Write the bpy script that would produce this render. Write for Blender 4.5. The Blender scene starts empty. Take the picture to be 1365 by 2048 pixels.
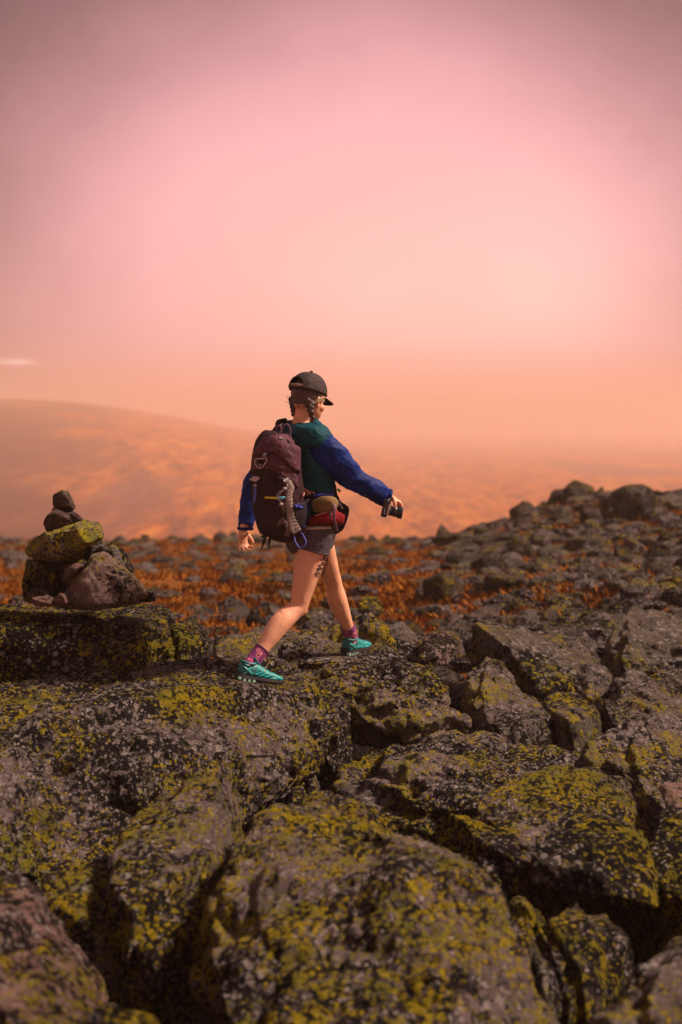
import bpy, bmesh, math, random
import numpy as np
from mathutils import Vector, Matrix, Euler
from mathutils.bvhtree import BVHTree
from mathutils.geometry import intersect_line_plane

PI = math.pi
R = math.radians
sc = bpy.context.scene
C = sc.collection
random.seed(7)
CZ = 1.35                      # camera height above the rock the hiker stands on
PITCH = R(3.5)
F = 2844.0
cF = Vector((0, math.cos(PITCH), -math.sin(PITCH)))
cU = Vector((0, math.sin(PITCH), math.cos(PITCH)))
CAM = Vector((0, 0, CZ))

def at(px, py, Y):
    d = cF + Vector((1, 0, 0)) * ((px - 682.5) / F) + cU * (-(py - 1024) / F)
    return CAM + d * (Y / d.y)

def raydir(px, py):
    return (cF + Vector((1, 0, 0)) * ((px - 682.5) / F) + cU * (-(py - 1024) / F)).normalized()

# ------------------------------------------------------------------ noise
_rs = np.random.RandomState(11)
_T = _rs.rand(64, 64, 64).astype(np.float32) * 2 - 1

def vnoise(p):
    i = np.floor(p).astype(int)
    f = p - i
    f = f * f * f * (f * (f * 6 - 15) + 10)
    i0 = i & 63
    i1 = (i + 1) & 63
    x0, y0, z0 = i0[:, 0], i0[:, 1], i0[:, 2]
    x1, y1, z1 = i1[:, 0], i1[:, 1], i1[:, 2]
    fx, fy, fz = f[:, 0], f[:, 1], f[:, 2]
    a = _T[x0, y0, z0] * (1 - fx) + _T[x1, y0, z0] * fx
    b = _T[x0, y1, z0] * (1 - fx) + _T[x1, y1, z0] * fx
    c = _T[x0, y0, z1] * (1 - fx) + _T[x1, y0, z1] * fx
    d = _T[x0, y1, z1] * (1 - fx) + _T[x1, y1, z1] * fx
    return (a * (1 - fy) + b * fy) * (1 - fz) + (c * (1 - fy) + d * fy) * fz

_ROT = np.array([[0.36, 0.48, -0.8], [-0.8, 0.6, 0.0], [0.48, 0.64, 0.6]])

def fbm(p, freq, octv=4, gain=0.5, ridged=False):
    q = np.asarray(p, dtype=float) * freq
    s = np.zeros(len(q)); a = 1.0; t = 0.0
    for _ in range(octv):
        n = vnoise(q)
        if ridged:
            n = 1 - 2 * np.abs(n)
        s += a * n; t += a
        a *= gain
        q = q @ _ROT.T * 2.03 + 17.3
    return s / t

# ------------------------------------------------------------------ object helpers
def link(o, parent=None):
    C.objects.link(o)
    if parent is not None:
        o.parent = parent
    return o

def mesh_np(name, verts, faces, mat, parent=None, smooth=True):
    me = bpy.data.meshes.new(name)
    me.from_pydata([tuple(v) for v in verts] if not isinstance(verts, np.ndarray) else verts.tolist(), [], faces)
    me.update()
    if smooth:
        me.polygons.foreach_set('use_smooth', [True] * len(me.polygons))
    if mat:
        me.materials.append(mat)
    o = bpy.data.objects.new(name, me)
    return link(o, parent)

def obj(name, bm, mat, parent=None, smooth=True):
    me = bpy.data.meshes.new(name)
    bm.to_mesh(me); bm.free()
    if smooth:
        me.polygons.foreach_set('use_smooth', [True] * len(me.polygons))
    if mat:
        me.materials.append(mat)
    return link(bpy.data.objects.new(name, me), parent)

def tag(o, label=None, cat=None, group=None, kind=None):
    if label: o['label'] = label
    if cat: o['category'] = cat
    if group: o['group'] = group
    if kind: o['kind'] = kind
    return o

def empty(name, loc):
    o = bpy.data.objects.new(name, None)
    o.location = loc
    o.empty_display_size = 0.1
    return link(o)

def adopt(o, root):
    """parent a part whose mesh is in world coordinates to a thing's empty"""
    o.parent = root
    o.matrix_parent_inverse = Matrix.Translation(-Vector(root.location))
    return o

_ico = {}
def ico(n):
    if n not in _ico:
        bm = bmesh.new()
        bmesh.ops.create_icosphere(bm, subdivisions=n, radius=1)
        bm.verts.ensure_lookup_table()
        v = np.array([x.co[:] for x in bm.verts]); v /= np.linalg.norm(v, axis=1)[:, None]
        f = [[a.index for a in q.verts] for q in bm.faces]
        bm.free()
        _ico[n] = (v, f, np.array(f))
    return _ico[n]

def vnormals(v, fa):
    a, b, c = v[fa[:, 0]], v[fa[:, 1]], v[fa[:, 2]]
    n = np.cross(b - a, c - a)
    out = np.zeros_like(v)
    for k in range(3):
        for ax in range(3):
            out[:, ax] += np.bincount(fa[:, k], weights=n[:, ax], minlength=len(v))
    return out / (np.linalg.norm(out, axis=1)[:, None] + 1e-12)

# ------------------------------------------------------------------ materials
def newmat(name):
    m = bpy.data.materials.new(name)
    m.use_nodes = True
    nt = m.node_tree
    b = nt.nodes['Principled BSDF']
    return m, nt, b

def N(nt, t, **kw):
    n = nt.nodes.new(t)
    for k, v in kw.items():
        if k.startswith('i_'):
            n.inputs[k[2:]].default_value = v
        else:
            setattr(n, k, v)
    return n

def noise(nt, vec, scale, detail=5, rough=0.6, dist=0.0):
    n = N(nt, 'ShaderNodeTexNoise')
    n.inputs['Scale'].default_value = scale
    n.inputs['Detail'].default_value = detail
    n.inputs['Roughness'].default_value = rough
    n.inputs['Distortion'].default_value = dist
    nt.links.new(vec, n.inputs['Vector'])
    return n.outputs['Fac']

def ramp(nt, fac, stops, interp='LINEAR'):
    r = N(nt, 'ShaderNodeValToRGB')
    r.color_ramp.interpolation = interp
    el = r.color_ramp.elements
    while len(el) < len(stops):
        el.new(0.5)
    for e, (p, c) in zip(el, stops):
        e.position = p
        e.color = (*c, 1) if len(c) == 3 else c
    nt.links.new(fac, r.inputs[0])
    return r.outputs[0]

def step(nt, fac, lo, hi):
    m = N(nt, 'ShaderNodeMapRange')
    m.inputs['From Min'].default_value = lo
    m.inputs['From Max'].default_value = hi
    nt.links.new(fac, m.inputs['Value'])
    return m.outputs[0]

def math_(nt, op, a, b=None):
    m = N(nt, 'ShaderNodeMath', operation=op)
    for i, x in enumerate((a, b)):
        if x is None: continue
        if isinstance(x, (int, float)): m.inputs[i].default_value = x
        else: nt.links.new(x, m.inputs[i])
    return m.outputs[0]

def mix(nt, fac, a, b):
    m = N(nt, 'ShaderNodeMix', data_type='RGBA')
    if isinstance(fac, (int, float)): m.inputs[0].default_value = fac
    else: nt.links.new(fac, m.inputs[0])
    for i, x in ((6, a), (7, b)):
        if isinstance(x, tuple): m.inputs[i].default_value = (*x, 1)
        else: nt.links.new(x, m.inputs[i])
    return m.outputs[2]

def coords(nt, rand=True):
    tc = N(nt, 'ShaderNodeTexCoord').outputs['Object']
    if not rand: return tc
    oi = N(nt, 'ShaderNodeObjectInfo').outputs['Random']
    v = N(nt, 'ShaderNodeVectorMath', operation='ADD')
    s = N(nt, 'ShaderNodeCombineXYZ')
    k = math_(nt, 'MULTIPLY', oi, 37.0)
    for i in range(3): nt.links.new(k, s.inputs[i])
    nt.links.new(tc, v.inputs[0]); nt.links.new(s.outputs[0], v.inputs[1])
    return v.outputs[0]

def bump(nt, b, h, strength=0.5, dist=0.01, prev=None):
    n = N(nt, 'ShaderNodeBump')
    n.inputs['Strength'].default_value = strength
    n.inputs['Distance'].default_value = dist
    nt.links.new(h, n.inputs['Height'])
    if prev is not None: nt.links.new(prev, n.inputs['Normal'])
    nt.links.new(n.outputs[0], b.inputs['Normal'])
    return n.outputs[0]

def rockmat(name, base=(0.20, 0.145, 0.135), dark=(0.007, 0.0045, 0.0045), yellow=0.5, pale=0.5, black=0.5, k=1.0,
            ycol=(0.66, 0.46, 0.015), pcol=(0.72, 0.58, 0.50)):
    m, nt, b = newmat(name)
    v = coords(nt)
    big = noise(nt, v, 2.2 * k, 6, 0.62)
    mid = noise(nt, v, 14 * k, 8, 0.68)
    fine = noise(nt, v, 75 * k, 6, 0.7)
    col = ramp(nt, mid, [(0.3, tuple(0.55 * x for x in base)), (0.5, base), (0.68, tuple(min(1, 1.7 * x) for x in base))])
    grain = step(nt, fine, 0.35, 0.7)
    col = mix(nt, math_(nt, 'MULTIPLY', grain, 0.35), col, tuple(min(1, 2.0 * x) for x in base))
    # grey-green lichen wash
    gm = step(nt, noise(nt, v, 8 * k, 7, 0.7), 0.52, 0.62)
    col = mix(nt, math_(nt, 'MULTIPLY', gm, 0.45), col, (0.15, 0.13, 0.055))
    # black crust
    bn = math_(nt, 'ADD', noise(nt, v, 20 * k, 9, 0.76, 0.3), math_(nt, 'MULTIPLY', noise(nt, v, 1.9 * k, 4), 0.7))
    t = 0.79 + 0.11 * black
    bm_ = step(nt, bn, t + 0.05, t - 0.01)
    col = mix(nt, math_(nt, 'MULTIPLY', bm_, 0.95), col, dark)
    # lichen rosettes: small ragged discs, some cells only
    jit = N(nt, 'ShaderNodeVectorMath', operation='SCALE'); jn_ = N(nt, 'ShaderNodeTexNoise')
    jn_.inputs['Scale'].default_value = 60 * k; jn_.inputs['Detail'].default_value = 5; jn_.inputs['Roughness'].default_value = .75; nt.links.new(v, jn_.inputs['Vector'])
    nt.links.new(jn_.outputs['Color'], jit.inputs[0]); jit.inputs['Scale'].default_value = 0.045 / k
    vv = N(nt, 'ShaderNodeVectorMath', operation='ADD'); nt.links.new(v, vv.inputs[0]); nt.links.new(jit.outputs[0], vv.inputs[1])
    patch = noise(nt, v, 2.6 * k, 6, 0.6)
    def spots(scale, rad, amount, pw, ch, seedv):
        vo = N(nt, 'ShaderNodeTexVoronoi'); vo.inputs['Scale'].default_value = scale * k
        sh = N(nt, 'ShaderNodeVectorMath', operation='ADD'); nt.links.new(vv.outputs[0], sh.inputs[0]); sh.inputs[1].default_value = (seedv, seedv, seedv)
        nt.links.new(sh.outputs[0], vo.inputs['Vector'])
        sep = N(nt, 'ShaderNodeSeparateColor'); nt.links.new(vo.outputs['Color'], sep.inputs[0])
        pr = math_(nt, 'ADD', sep.outputs[ch], math_(nt, 'MULTIPLY', math_(nt, 'SUBTRACT', patch, .5), pw))
        on = step(nt, pr, 1 - amount, 1 - amount + .06)
        rr = math_(nt, 'MULTIPLY', sep.outputs[2], rad * .5)
        dd_ = math_(nt, 'SUBTRACT', vo.outputs['Distance'], rr)
        return math_(nt, 'MULTIPLY', on, step(nt, dd_, rad * .66, rad * .5))
    pm = spots(66, .55, .08 + .26 * pale, -1.2, 0, 3.3)
    pm2 = spots(28, .5, .0 + .12 * pale, -1.8, 0, 9.1)
    pm = math_(nt, 'MAXIMUM', pm, pm2)
    col = mix(nt, math_(nt, 'MULTIPLY', pm, 0.75), col, mix(nt, step(nt, fine, .38, .62), tuple(.35 * x for x in pcol), pcol))
    ym = math_(nt, 'MAXIMUM', math_(nt, 'MAXIMUM', spots(62, .62, .02 + .36 * yellow, 2.6, 1, 0.0), spots(36, .55, -.06 + .28 * yellow, 3.4, 1, 2.2)), spots(19, .5, -.16 + .24 * yellow, 3.6, 1, 5.7))
    yc = mix(nt, step(nt, fine, 0.38, 0.62), tuple(0.35 * x for x in ycol), ycol)
    yc = mix(nt, step(nt, noise(nt, v, 5 * k, 4), .45, .6), yc, (ycol[0] * .42, ycol[1] * .50, ycol[2] + .008))
    col = mix(nt, math_(nt, 'MULTIPLY', ym, 0.85 if yellow > .05 else 0.0), col, yc)
    nt.links.new(col, b.inputs['Base Color'])
    b.inputs['Roughness'].default_value = 0.78
    b.inputs['Specular IOR Level'].default_value = 0.06
    rg = noise(nt, v, 32 * k, 6, 0.75, 0.8)
    h1 = math_(nt, 'ADD', math_(nt, 'MULTIPLY', mid, 1.0), math_(nt, 'MULTIPLY', rg, 0.7))
    h1 = math_(nt, 'ADD', h1, math_(nt, 'MULTIPLY', fine, 0.3))
    h1 = math_(nt, 'ADD', h1, math_(nt, 'MULTIPLY', ym, 0.10))
    p = bump(nt, b, h1, 1.0, 0.13 / k)
    return m

def simple(name, col, rough=0.7, var=0.25, scale=60, bumps=0.3, metal=0.0, dist=0.002, sheen=0.0, spec=0.4):
    m, nt, b = newmat(name)
    v = coords(nt, False)
    n1 = noise(nt, v, scale, 5)
    c = mix(nt, step(nt, n1, 0.3, 0.7), tuple(x * (1 - var) for x in col), tuple(min(1, x * (1 + var)) for x in col))
    nt.links.new(c, b.inputs['Base Color'])
    b.inputs['Roughness'].default_value = rough
    b.inputs['Metallic'].default_value = metal
    b.inputs['Specular IOR Level'].default_value = spec
    if sheen: b.inputs['Sheen Weight'].default_value = sheen
    if bumps: bump(nt, b, n1, bumps, dist)
    return m

M_lich = rockmat('lichen_rock', yellow=1.2, pale=0.55, black=0.6)
M_lich_far = rockmat('lichen_rock_coarse', base=(0.15, 0.115, 0.09), yellow=0.45, pale=0.6, black=0.35, k=0.6)
M_speck = rockmat('speckled_rock', yellow=0.72, pale=1.0, black=0.75)
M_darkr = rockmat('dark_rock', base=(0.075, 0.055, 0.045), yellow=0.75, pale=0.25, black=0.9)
M_pinkr = rockmat('pink_rock', base=(0.30, 0.17, 0.14), yellow=0.25, pale=0.7, black=0.5)
M_greyr = rockmat('grey_rock', base=(0.17, 0.125, 0.11), yellow=0.3, pale=0.7, black=0.45)
M_slab = rockmat('slab_rock', base=(0.30, 0.19, 0.165), yellow=0.35, pale=0.35, black=-0.35, k=1.3)
M_brown = rockmat('brown_rock', base=(0.13, 0.08, 0.065), yellow=0.0, pale=0.1, black=-0.5, k=1.5)
M_yel = rockmat('yellow_lichen_rock', base=(0.19, 0.15, 0.15), yellow=2.3, pale=0.6, black=0.1, k=1.5, ycol=(0.85, 0.66, 0.02))
M_red = rockmat('reddish_rock', base=(0.24, 0.13, 0.105), yellow=0.0, pale=0.2, black=-0.6, k=1.5)
M_far1 = rockmat('talus_grey', base=(0.135, 0.098, 0.09), yellow=0.15, pale=0.6, black=0.25, k=0.8)
M_far2 = rockmat('talus_brown', base=(0.095, 0.065, 0.058), yellow=0.12, pale=0.4, black=0.4, k=0.8)
M_far3 = rockmat('talus_pale', base=(0.27, 0.20, 0.175), yellow=0.15, pale=0.8, black=0.1, k=0.5)
M_far4 = rockmat('talus_dark', base=(0.055, 0.042, 0.038), yellow=0.2, pale=0.2, black=0.6, k=0.5)

M_far5 = rockmat('talus_green', base=(0.14, 0.12, 0.075), yellow=0.4, pale=0.7, black=0.3, k=0.8)

# ------------------------------------------------------------------ rocks
def hull_planes(pts):
    bm = bmesh.new()
    for p in pts: bm.verts.new(p)
    r = bmesh.ops.convex_hull(bm, input=bm.verts)
    bmesh.ops.recalc_face_normals(bm, faces=bm.faces)
    cen = sum((f.calc_center_median() * f.calc_area() for f in bm.faces), Vector()) / sum(f.calc_area() for f in bm.faces)
    pl = []
    for f in bm.faces:
        if f.calc_area() < 1e-9: continue
        n = f.normal.copy(); h = n.dot(f.calc_center_median() - cen)
        if h < 0: n, h = -n, -h
        if any(n.dot(m) > 0.985 for m, _ in pl): continue
        pl.append((n, max(h, 1e-3)))
    bm.free()
    return cen, pl

def rock_from_points(name, pts, mat, sub=5, sharp=11, amp=0.05, seed=0, fmul=1.0, steps=0.0, inflate=1.05, cracks=0.5, chips=34, cmin=.84):
    cen, pl = hull_planes(pts)
    P = np.array([list(p) for p in pts]); ext = (P.max(0) - P.min(0)) / 2
    u, fl, fa = ico(sub)
    d = u * ext; d /= np.linalg.norm(d, axis=1)[:, None]
    nn = np.array([list(n) for n, _ in pl]); hh = np.array([h for _, h in pl])
    q = np.maximum(0, d @ nn.T) / hh
    r = 1 / (np.sum(q ** sharp, axis=1) ** (1 / sharp))
    size = float(np.cbrt(ext[0] * ext[1] * ext[2]))
    rc = np.random.RandomState(seed + 900)
    v0 = d * r[:, None]; n0 = vnormals(v0, fa)
    for _ in range(chips):
        j = rc.randint(len(d))
        nj = n0[j] + rc.normal(0, .22, 3); nj /= np.linalg.norm(nj)
        h = float(v0[j] @ nj) * rc.uniform(.885, .98)
        dn = d @ nj
        lim = np.where(dn > 1e-3, h / np.maximum(dn, 1e-3), 1e9)
        if h <= 0: continue
        r = np.where((lim < r) & (lim > 0), np.maximum(lim + (r - lim) * .04, r * cmin), r)
    v = d * r[:, None] * inflate
    sp = seed * 7.77 + 3.1
    off = np.array([sp, sp * 1.7, sp * 0.6])
    n = vnormals(v, fa)
    wp = v + off
    f0 = 0.9 / size * fmul
    dsp = amp * size * (1.5 * fbm(wp, f0, 3) + 0.9 * fbm(wp, f0 * 3.1, 4, 0.55))
    rid = fbm(wp + 5, f0 * 1.7, 4, 0.5, ridged=True)
    dsp += -amp * size * cracks * 2.2 * np.clip(rid - 0.42, 0, 1) * 2
    v = v + n * dsp[:, None]
    n = vnormals(v, fa)
    wf = v + off
    dsp = 0.030 * fbm(wf, 6, 4, 0.6) + 0.016 * fbm(wf + 3, 16, 4, 0.65, ridged=True)
    if steps:
        zz = v[:, 2] + 0.10 * v[:, 0] + 0.03 * fbm(wf, 3, 2)
        dsp += steps * (np.abs(((zz * 9) % 1) - 0.5) - 0.25)
    v = v + n * (dsp * min(1, size * 1.6))[:, None]
    o = mesh_np(name, v, fl, mat)
    o.location = cen
    return o

def boulder(label, top, drop, mat, name='boulder', group='boulders of the foreground', cat='boulder', spread=0.06, back=0.25, **kw):
    """top: (px,py,Y) points seen in the photo; the block goes on down by drop and a little back"""
    pts = [at(*p) for p in top]
    cy = sum(p.y for p in pts) / len(pts); cx = sum(p.x for p in pts) / len(pts)
    zmin = min(p.z for p in pts)
    if drop > .15: drop = max(drop, .6 if cy > 7.6 else .9)
    ext = []
    for p in pts:
        q = Vector((cx + (p.x - cx) * (1 + spread), cy + (p.y - cy) * (1 + spread), min(p.z - drop * 0.6, zmin - drop * 0.5)))
        ext.append(q)
    ymax = max(p.y for p in pts)
    for p in pts:
        if p.y > cy:
            ext.append(Vector((p.x, p.y + back, p.z - 0.25 * drop)))
    kw.setdefault('inflate', 1.13)
    kw['sharp'] = kw.get('sharp', 11) + 5
    o = rock_from_points(name, pts + ext, mat, **kw)
    return tag(o, label, cat, group)
# ================================================================== terrain
def smooth01(t):
    t = np.clip(t, 0, 1); return t * t * (3 - 2 * t)

def ground_z(x, y):
    """height of the ground near the hiker (world z, camera at CZ)"""
    x = np.asarray(x, float); y = np.asarray(y, float)
    z = -0.38 + 0 * x
    z = np.where(y > 8.5, -0.28 - 0.057 * (y - 8.5), z)
    z = np.where(y < 12, z - 0.32 * (1 - smooth01((y - 9.6) / 2.2)), z)
    z = np.where(y < 8.5, np.minimum(z, -1.0), z)
    mx = np.where(x < 5.6, (x - 5.6) / 3.0, (x - 5.6) / 14.0)
    z = z + 1.22 * np.exp(-mx ** 2 - ((y - 27) / 7.5) ** 2)
    z = z + 0.45 * np.exp(-((x - 3.6) / 2.2) ** 2 - ((y - 15.5) / 3.2) ** 2)
    return z

def ground_full(x, y):
    z = ground_z(x, y)
    P = np.stack([np.ravel(x), np.ravel(y), 0 * np.ravel(x)], 1)
    n = (0.10 * fbm(P, 0.9, 4) + 0.22 * fbm(P + 9, 0.22, 3)).reshape(np.shape(x))
    return z + n * np.clip((y - 5) / 6, 0.3, 1)

def polar_sheet(name, r0, r1, nr, a0, a1, na, fz, mat):
    rr = np.geomspace(r0, r1, nr); aa = np.radians(np.linspace(a0, a1, na))
    A, RR = np.meshgrid(aa, rr)
    X = RR * np.sin(A); Y = RR * np.cos(A)
    Z = fz(X, Y)
    V = np.stack([X.ravel(), Y.ravel(), Z.ravel()], 1)
    faces = []
    for i in range(nr - 1):
        b = i * na
        for j in range(na - 1):
            faces.append((b + j, b + j + 1, b + na + j + 1, b + na + j))
    return mesh_np(name, V, [f[::-1] for f in faces], mat)

def heathmat():
    m, nt, b = newmat('heath_ground')
    v = coords(nt, False)
    n1 = noise(nt, v, 0.9, 7, 0.65)
    n2 = noise(nt, v, 6, 6, 0.7)
    c = ramp(nt, n2, [(0.3, (0.02, 0.007, 0.003)), (0.45, (0.16, 0.045, 0.008)), (0.58, (0.30, 0.10, 0.012)), (0.72, (0.36, 0.15, 0.03))])
    c = mix(nt, step(nt, n1, 0.52, 0.66), c, (0.06, 0.04, 0.03))
    c = mix(nt, step(nt, noise(nt, v, 2.6, 6, 0.7), 0.57, 0.64), c, (0.16, 0.12, 0.085))
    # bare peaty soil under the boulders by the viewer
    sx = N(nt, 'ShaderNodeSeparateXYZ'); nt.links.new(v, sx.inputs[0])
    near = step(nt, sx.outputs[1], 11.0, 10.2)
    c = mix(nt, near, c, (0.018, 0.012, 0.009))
    nt.links.new(c, b.inputs['Base Color'])
    b.inputs['Roughness'].default_value = 1.0
    b.inputs['Specular IOR Level'].default_value = 0.1
    bump(nt, b, n2, 1.0, 0.12)
    return m

# plateau the hiker crosses, falling away beyond its edge
def near_z(X, Y):
    Rr = np.hypot(X, Y)
    z = ground_full(X, Y)
    e = np.clip((Rr - 47) / 60, 0, None)
    return z - 32 * smooth01(e) - 0.5 * np.clip(Rr - 43, 0, 10)

M_heath = heathmat()
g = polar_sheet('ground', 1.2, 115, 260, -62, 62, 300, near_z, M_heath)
tag(g, kind='structure')

# far side of the valley
def hill_z(X, Y):
    Rr = np.hypot(X, Y); B = np.degrees(np.arctan2(X, Y))
    P = np.stack([X.ravel(), Y.ravel(), 0 * X.ravel()], 1)
    n = fbm(P, 1 / 260.0, 5).reshape(X.shape)
    n2 = fbm(P + 50, 1 / 40.0, 4).reshape(X.shape)
    top = 22 - 44.0 * smooth01((B + 13) / 16)              # ridge height by bearing
    t = smooth01((Rr - 220) / 1000.0) ** .9
    z = -24 + (24 + top) * t
    z = z - 20 * smooth01((Rr - 1250) / 500.0) * smooth01((-4 - B) / 8)
    return z + n * (2.5 + 5 * t) * (1 - .7 * t) + n2 * 1.0

def hillmat():
    m, nt, b = newmat('autumn_hillside')
    mp = N(nt, 'ShaderNodeMapping'); nt.links.new(coords(nt, False), mp.inputs[0])
    mp.inputs['Scale'].default_value = (1, .13, 1); v = mp.outputs[0]
    n1 = noise(nt, v, 0.014, 7, 0.62, 0.5)
    n2 = noise(nt, v, 0.17, 8, 0.74, 0.6)
    n3 = noise(nt, v, 0.35, 5, 0.7)
    c = ramp(nt, n2, [(0.38, (0.05, 0.014, 0.014)), (0.48, (0.22, 0.045, 0.010)), (0.56, (0.40, 0.10, 0.008)), (0.66, (0.52, 0.17, 0.015))])
    c = mix(nt, math_(nt, 'MULTIPLY', step(nt, n3, 0.5, 0.62), 0.5), c, (0.55, 0.20, 0.04))
    c = mix(nt, math_(nt, 'MULTIPLY', step(nt, n1, 0.52, 0.60), 0.85), c, (0.11, 0.045, 0.045))
    # dark spruce belt on the near spur at one side
    g0 = coords(nt, False); sg = N(nt, 'ShaderNodeSeparateXYZ'); nt.links.new(g0, sg.inputs[0])
    q = math_(nt, 'DIVIDE', sg.outputs[0], sg.outputs[1])
    q = math_(nt, 'ADD', q, math_(nt, 'MULTIPLY', math_(nt, 'SUBTRACT', noise(nt, g0, .012, 6, .6), .5), .25))
    c = mix(nt, math_(nt, 'MULTIPLY', math_(nt, 'MULTIPLY', step(nt, q, -.15, -.235), step(nt, sg.outputs[1], 1300, 650)), .95), c, (0.075, 0.022, 0.018))
    nt.links.new(c, b.inputs['Base Color'])
    b.inputs['Roughness'].default_value = 1.0
    b.inputs['Specular IOR Level'].default_value = 0.0
    bump(nt, b, n2, 1.0, 2.0)
    return m

M_hill = hillmat()
h = polar_sheet('hills', 112, 3400, 280, -62, 62, 260, hill_z, M_hill)
tag(h, kind='structure')

# ================================================================== key boulders (photo pixels, metres of distance)
BO = boulder
cairn_base = [
 BO('wide dark lichen boulder carrying the cairn', [(-160, 1240, 7.7), (-120, 1225, 8.6), (60, 1218, 8.5), (200, 1205, 8.5), (335, 1192, 8.4), (358, 1206, 8.1), (352, 1262, 7.75), (290, 1190, 7.9), (120, 1206, 7.8), (305, 1300, 7.45), (295, 1385, 7.35), (-160, 1400, 7.3), (0, 1270, 7.45), (150, 1262, 7.4)], 0.25, M_darkr, sub=6, amp=0.06, seed=1, sharp=22, inflate=1.11, chips=14),
 BO('small dark upright boulder hugging the right end of the cairn boulder', [(330, 1262, 7.9), (350, 1250, 8.2), (400, 1252, 8.2), (415, 1290, 7.9), (412, 1372, 7.75), (310, 1385, 7.7), (335, 1300, 7.6)], 0.2, M_darkr, sub=5, amp=0.07, seed=2),
]
BO('broad humped boulder speckled with lichen under the rear shoe', [(-120, 1440, 6.9), (0, 1408, 7.3), (120, 1376, 7.65), (210, 1368, 7.8), (330, 1384, 7.75), (440, 1374, 7.8), (560, 1364, 7.75), (640, 1395, 7.5), (688, 1450, 7.0), (706, 1530, 6.6), (640, 1556, 6.3), (460, 1552, 6.2), (330, 1580, 6.0), (240, 1645, 5.85), (150, 1690, 5.65), (-140, 1710, 5.5), (-160, 1500, 6.2), (250, 1470, 6.3), (480, 1460, 6.35), (60, 1500, 6.0)], 0.45, M_speck, sub=7, amp=0.085, seed=3, sharp=12, inflate=1.07, chips=18)
BO('massive yellow-lichened boulder filling the centre bottom', [(455, 1556, 5.3), (555, 1526, 5.4), (700, 1546, 5.35), (800, 1584, 5.25), (868, 1640, 5.05), (965, 1720, 4.8), (1010, 1778, 4.6), (1100, 1870, 4.35), (1150, 1930, 4.15), (1230, 2160, 3.7), (800, 2260, 3.45), (430, 2180, 3.5), (436, 1930, 4.0), (462, 1800, 4.4), (458, 1660, 4.95), (700, 1720, 4.35), (560, 1700, 4.5), (880, 1840, 4.05)], 0.5, M_lich, sub=7, amp=0.07, seed=4, sharp=11, inflate=1.10)
BO('tall-fronted lichen boulder split by a crack from the massive one', [(262, 1625, 5.35), (300, 1588, 5.55), (390, 1562, 5.7), (452, 1570, 5.65), (462, 1650, 5.2), (455, 1760, 4.85), (462, 1850, 4.6), (400, 1925, 4.45), (300, 1935, 4.4), (240, 1890, 4.5), (205, 1790, 4.7), (225, 1690, 5.0)], 0.35, M_lich, sub=6, amp=0.05, seed=5, sharp=12, inflate=1.2, chips=16)
BO('pinkish pale boulder cropped by the lower left corner', [(-90, 1700, 4.4), (0, 1718, 4.35), (60, 1752, 4.3), (150, 1832, 4.15), (205, 1905, 4.0), (232, 1975, 3.8), (190, 2090, 3.4), (-140, 2120, 3.2), (-160, 1850, 3.7)], 0.4, M_pinkr, sub=6, amp=0.06, seed=6)
BO('low dark mossy stone at the bottom edge between pink and split boulders', [(90, 2010, 3.4), (225, 1990, 3.55), (330, 1962, 3.7), (350, 2000, 3.6), (352, 2090, 3.3), (60, 2110, 3.1)], 0.3, M_darkr, sub=5, amp=0.06, seed=7)
BO('green-yellow lichen slab wedged behind the pink boulder', [(20, 1725, 5.1), (90, 1706, 5.25), (215, 1712, 5.2), (250, 1760, 4.95), (235, 1880, 4.6), (150, 1850, 4.55), (20, 1790, 4.7)], 0.3, M_lich, sub=5, amp=0.06, seed=8)
BO('long angular slab with a dark left face across the crevice from the shoes', [(700, 1455, 7.0), (742, 1412, 7.5), (830, 1418, 7.6), (940, 1440, 7.5), (1130, 1494, 7.2), (1235, 1530, 7.0), (1290, 1590, 6.4), (1270, 1650, 6.0), (1080, 1690, 5.75), (920, 1640, 5.85), (830, 1600, 5.95), (790, 1480, 6.75), (715, 1530, 6.6)], 0.4, M_speck, sub=7, amp=0.07, seed=9, sharp=14)
BO('flat yellow-crusted block resting low against the long slab', [(900, 1570, 6.0), (1010, 1545, 6.1), (1180, 1540, 6.2), (1270, 1580, 6.0), (1290, 1640, 5.7), (1200, 1690, 5.4), (1050, 1690, 5.4), (930, 1650, 5.5)], 0.3, M_lich, sub=6, amp=0.06, seed=10)
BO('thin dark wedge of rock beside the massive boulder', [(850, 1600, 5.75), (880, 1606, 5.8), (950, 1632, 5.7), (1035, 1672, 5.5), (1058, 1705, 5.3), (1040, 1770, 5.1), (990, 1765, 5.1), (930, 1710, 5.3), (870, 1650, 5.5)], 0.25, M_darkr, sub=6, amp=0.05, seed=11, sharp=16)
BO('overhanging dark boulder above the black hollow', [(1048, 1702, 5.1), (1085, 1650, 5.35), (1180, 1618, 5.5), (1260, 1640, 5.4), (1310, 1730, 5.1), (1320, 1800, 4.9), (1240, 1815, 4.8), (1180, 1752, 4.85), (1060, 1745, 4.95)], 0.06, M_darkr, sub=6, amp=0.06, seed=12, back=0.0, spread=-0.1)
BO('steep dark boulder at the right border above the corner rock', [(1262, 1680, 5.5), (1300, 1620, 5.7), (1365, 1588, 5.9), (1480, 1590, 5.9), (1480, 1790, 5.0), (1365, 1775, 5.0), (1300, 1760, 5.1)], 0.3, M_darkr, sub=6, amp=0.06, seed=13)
BO('low rounded stone on the floor of the black hollow', [(1088, 1836, 4.75), (1150, 1806, 4.9), (1240, 1808, 4.9), (1280, 1850, 4.7), (1200, 1960, 4.3), (1120, 1940, 4.35)], 0.2, M_darkr, sub=5, amp=0.06, seed=14, inflate=1.2)
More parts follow.
